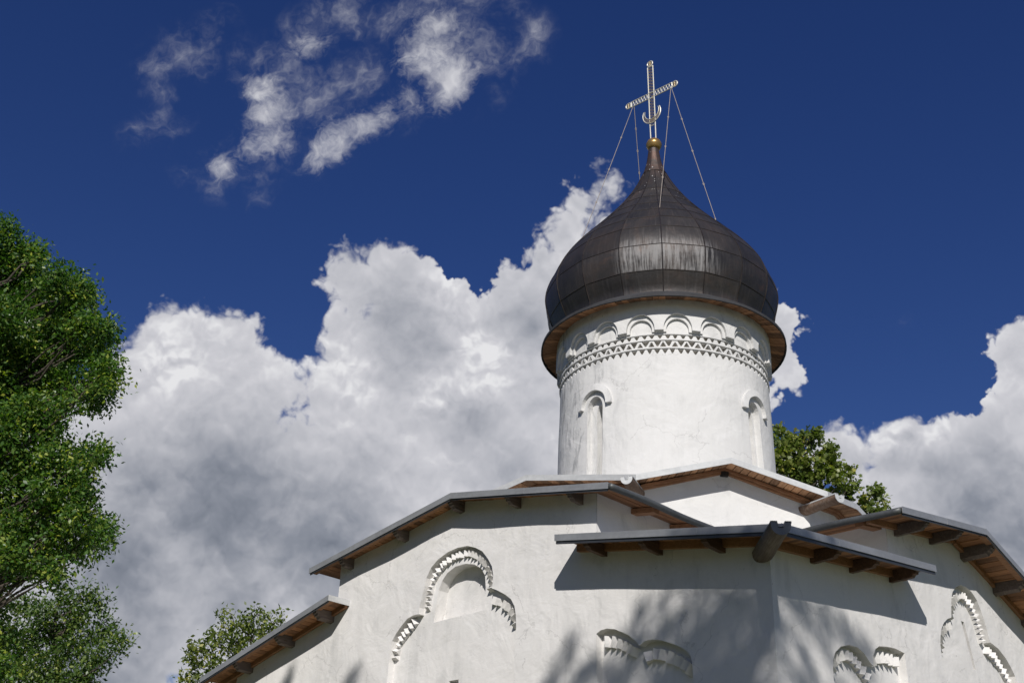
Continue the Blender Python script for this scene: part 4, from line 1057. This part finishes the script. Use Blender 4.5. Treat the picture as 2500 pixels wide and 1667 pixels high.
bl += [B(x, y, r, Y1, .6, rt.uniform(1.5, 3.0)) for x, y, r in left if r > 75]
fk = atY(-260, 1250, Y1)
tree('broadleaf_tree', 'tall dense green tree at the left edge of the photo', (fk.x-.3, fk.y+.3, 0), fk, bl, .095, 420, ML1, .38, .30, 11)
# second tree below it, further back
Y2 = 46.0
lb = [(60,1480,40),(110,1490,38),(165,1460,40),(215,1445,25),(240,1480,30),(190,1510,45),(250,1540,40),(300,1555,22),(120,1550,55),(60,1560,50),(180,1580,50),(240,1600,40),(110,1630,60),(30,1620,60),(210,1650,45),(160,1680,60),(60,1700,70),(-30,1550,60),(290,1580,22)]
bl = [B(x, y, r*.76, Y2, 1.25, rt.uniform(-1.2, 1.2)) for x, y, r in lb]
fk = atY(90, 1790, Y2)
tree('broadleaf_tree', 'rounded green tree below the big left tree, showing pale branches', (fk.x-.4, fk.y, 0), fk, bl, .17, 110, ML2, .4, .50, 12)
# small tree behind the left roof
Y3 = 34.0
lc = [(560,1550,42),(600,1520,32),(635,1500,28),(640,1545,32),(670,1540,26),(685,1515,14),(540,1500,18),(530,1570,28),(500,1580,28),(520,1545,18),(580,1590,45),(640,1585,40),(480,1600,18),(510,1620,30),(560,1640,35),(470,1660,22),(495,1655,20),(620,1640,45),(455,1655,14),(475,1580,12),(470,1605,14)]
bl = [B(x, y, r*.8, Y3, .95, rt.uniform(-.5, .5)) for x, y, r in lc]
fk = atY(590, 1790, Y3)
tree('broadleaf_tree', 'olive green tree top showing above the lower left roof', (fk.x, fk.y, 0), fk, bl, .14, 120, ML3, .25, .32, 13)
# maple behind the church at the right
Y4 = 40.0
ld = [(1905,1060,12),(1940,1085,30),(1905,1100,30),(1960,1078,14),(1990,1075,18),(1992,1055,9),(2010,1110,30),(1950,1130,42),(1900,1150,40),(2020,1150,38),(2030,1100,10),(2025,1090,9),(1970,1180,45),(2050,1175,18),(2045,1140,10),(2072,1150,9),(2060,1200,20),(2020,1215,35),(1930,1220,45),(2075,1190,10),(2085,1183,10),(2070,1215,16),(1990,1240,40),(1880,1230,40),(2030,1250,35),(1870,1120,40),(1990,1065,8),(1903,1048,7),(1966,1066,8),
      (2118,1225,12),(2140,1205,12),(2150,1215,12),(2135,1245,22),(2110,1240,14),(2160,1245,14),(2150,1270,25),(2120,1280,25),(2138,1196,7)]
bl = [B(x, y, r*.78, Y4, 1.0, rt.uniform(-.6, .6)) for x, y, r in ld]
fk = atY(1990, 1500, Y4)
tree('maple_tree', 'dark green maple behind the church, right of the drum', (fk.x, fk.y, 0), fk, bl, .15, 130, ML3, .4, .26, 14, shape='maple', droop=-.1)

# the tree that throws the shade on the walls, behind the viewer
def onwall(px, py, wall):
    fr_ = LF if wall == 'L' else RF; d = ray(px, py); t = (fr_.P-CAMP).dot(fr_.n)/d.dot(fr_.n); return CAMP+d*t
sh = []
DS = 24.0
for (x0, y0, x1, y1, w_, wall) in [(1790,1445,1440,1640,22,'L'),(1830,1470,1600,1660,26,'L'),(1690,1440,1560,1480,22,'L'),(1800,1560,1690,1680,34,'L'),(1560,1560,1470,1700,26,'L'),(1480,1600,1330,1760,30,'L'),(1385,1590,1330,1690,14,'L'),
        (1860,1450,1760,1700,34,'L'),(1800,1450,1660,1700,34,'L'),(1850,1480,1700,1690,34,'L'),(1785,1480,1560,1710,26,'L'),(1870,1540,1850,1700,26,'L'),(1740,1440,1600,1560,18,'L'),(860,1650,830,1720,8,'L'),(700,1660,680,1720,9,'L'),(1830,1600,1790,1720,40,'L'),(1730,1500,1640,1620,20,'L'),
        (1925,1455,2060,1640,16,'R'),(1965,1470,2110,1600,15,'R'),(2020,1480,2120,1590,15,'R'),(1900,1560,1990,1740,22,'R'),(1960,1600,2040,1740,18,'R')]:
    p0, p1 = onwall(x0, y0, wall), onwall(x1, y1, wall); L = (p1-p0).length; k = max(2, int(L/.45))
    for i in range(k+1):
        q = p0.lerp(p1, i/k)+SUND*(DS+rt.uniform(-1.5, 1.5)); sh.append((q, w_*.0068*rt.uniform(.8, 1.2), 1.5))
for (x, y, w_) in [(1600,1760,.8),(1750,1780,.9),(1450,1800,.8),(1300,1830,.7),(1500,1950,1.0),(1700,1950,1.0),(1000,1850,.6),(800,1800,.4)]:
    q = onwall(x, y, 'L')+SUND*DS; sh.append((q, w_, .8))
for (x, y, w_) in [(2000,1800,.6),(2100,1850,.6)]:
    q = onwall(x, y, 'R')+SUND*DS; sh.append((q, w_, .8))
fk = onwall(1650, 1900, 'L')+SUND*DS; fk = Vector((fk.x, fk.y-.3, 13.5))
tree('broadleaf_tree', 'tall tree behind the viewer shading the church corner', (fk.x+.5, fk.y-.5, 0), fk, sh, .11, 75, ML1, .3, .2, 15)

# woodland all along behind and left of the viewer (out of frame): it shades the left facade from the sky
rs = np.random.RandomState(3); n = 38000
az = R(200)+rs.rand(n)*R(95); rr = 24+rs.rand(n)*9; topz = 15+3.5*np.sin(az*9)+2*np.sin(az*23); zz = topz*rs.rand(n)**.7
ctr_ = np.stack([np.sin(az)*rr, np.cos(az)*rr, zz], 1); a_ = rs.normal(size=(n, 3)); a_ /= np.linalg.norm(a_, axis=1)[:, None]; b_ = np.cross(a_, rs.normal(size=(n, 3))); b_ /= np.linalg.norm(b_, axis=1)[:, None]
L_ = .30+.25*rs.rand(n)[:, None]
vv = np.stack([ctr_-a_*L_, ctr_+b_*L_*.45, ctr_+a_*L_, ctr_-b_*L_*.45], 1).reshape(-1, 3)
me = bpy.data.meshes.new('woodland'); me.vertices.add(n*4); me.vertices.foreach_set('co', vv.ravel()); me.loops.add(n*4); me.loops.foreach_set('vertex_index', np.arange(n*4)); me.polygons.add(n)
me.polygons.foreach_set('loop_start', np.arange(n)*4); me.polygons.foreach_set('loop_total', np.full(n, 4)); me.attributes.new('tint', 'FLOAT', 'FACE').data.foreach_set('value', rs.rand(n)*.7)
me.materials.append(ML2); me.update(); wo = bpy.data.objects.new('woodland', me); COL.objects.link(wo)
wo['kind'] = 'stuff'; wo['label'] = 'leafy woodland edge behind and left of the viewer'; wo['category'] = 'woodland'
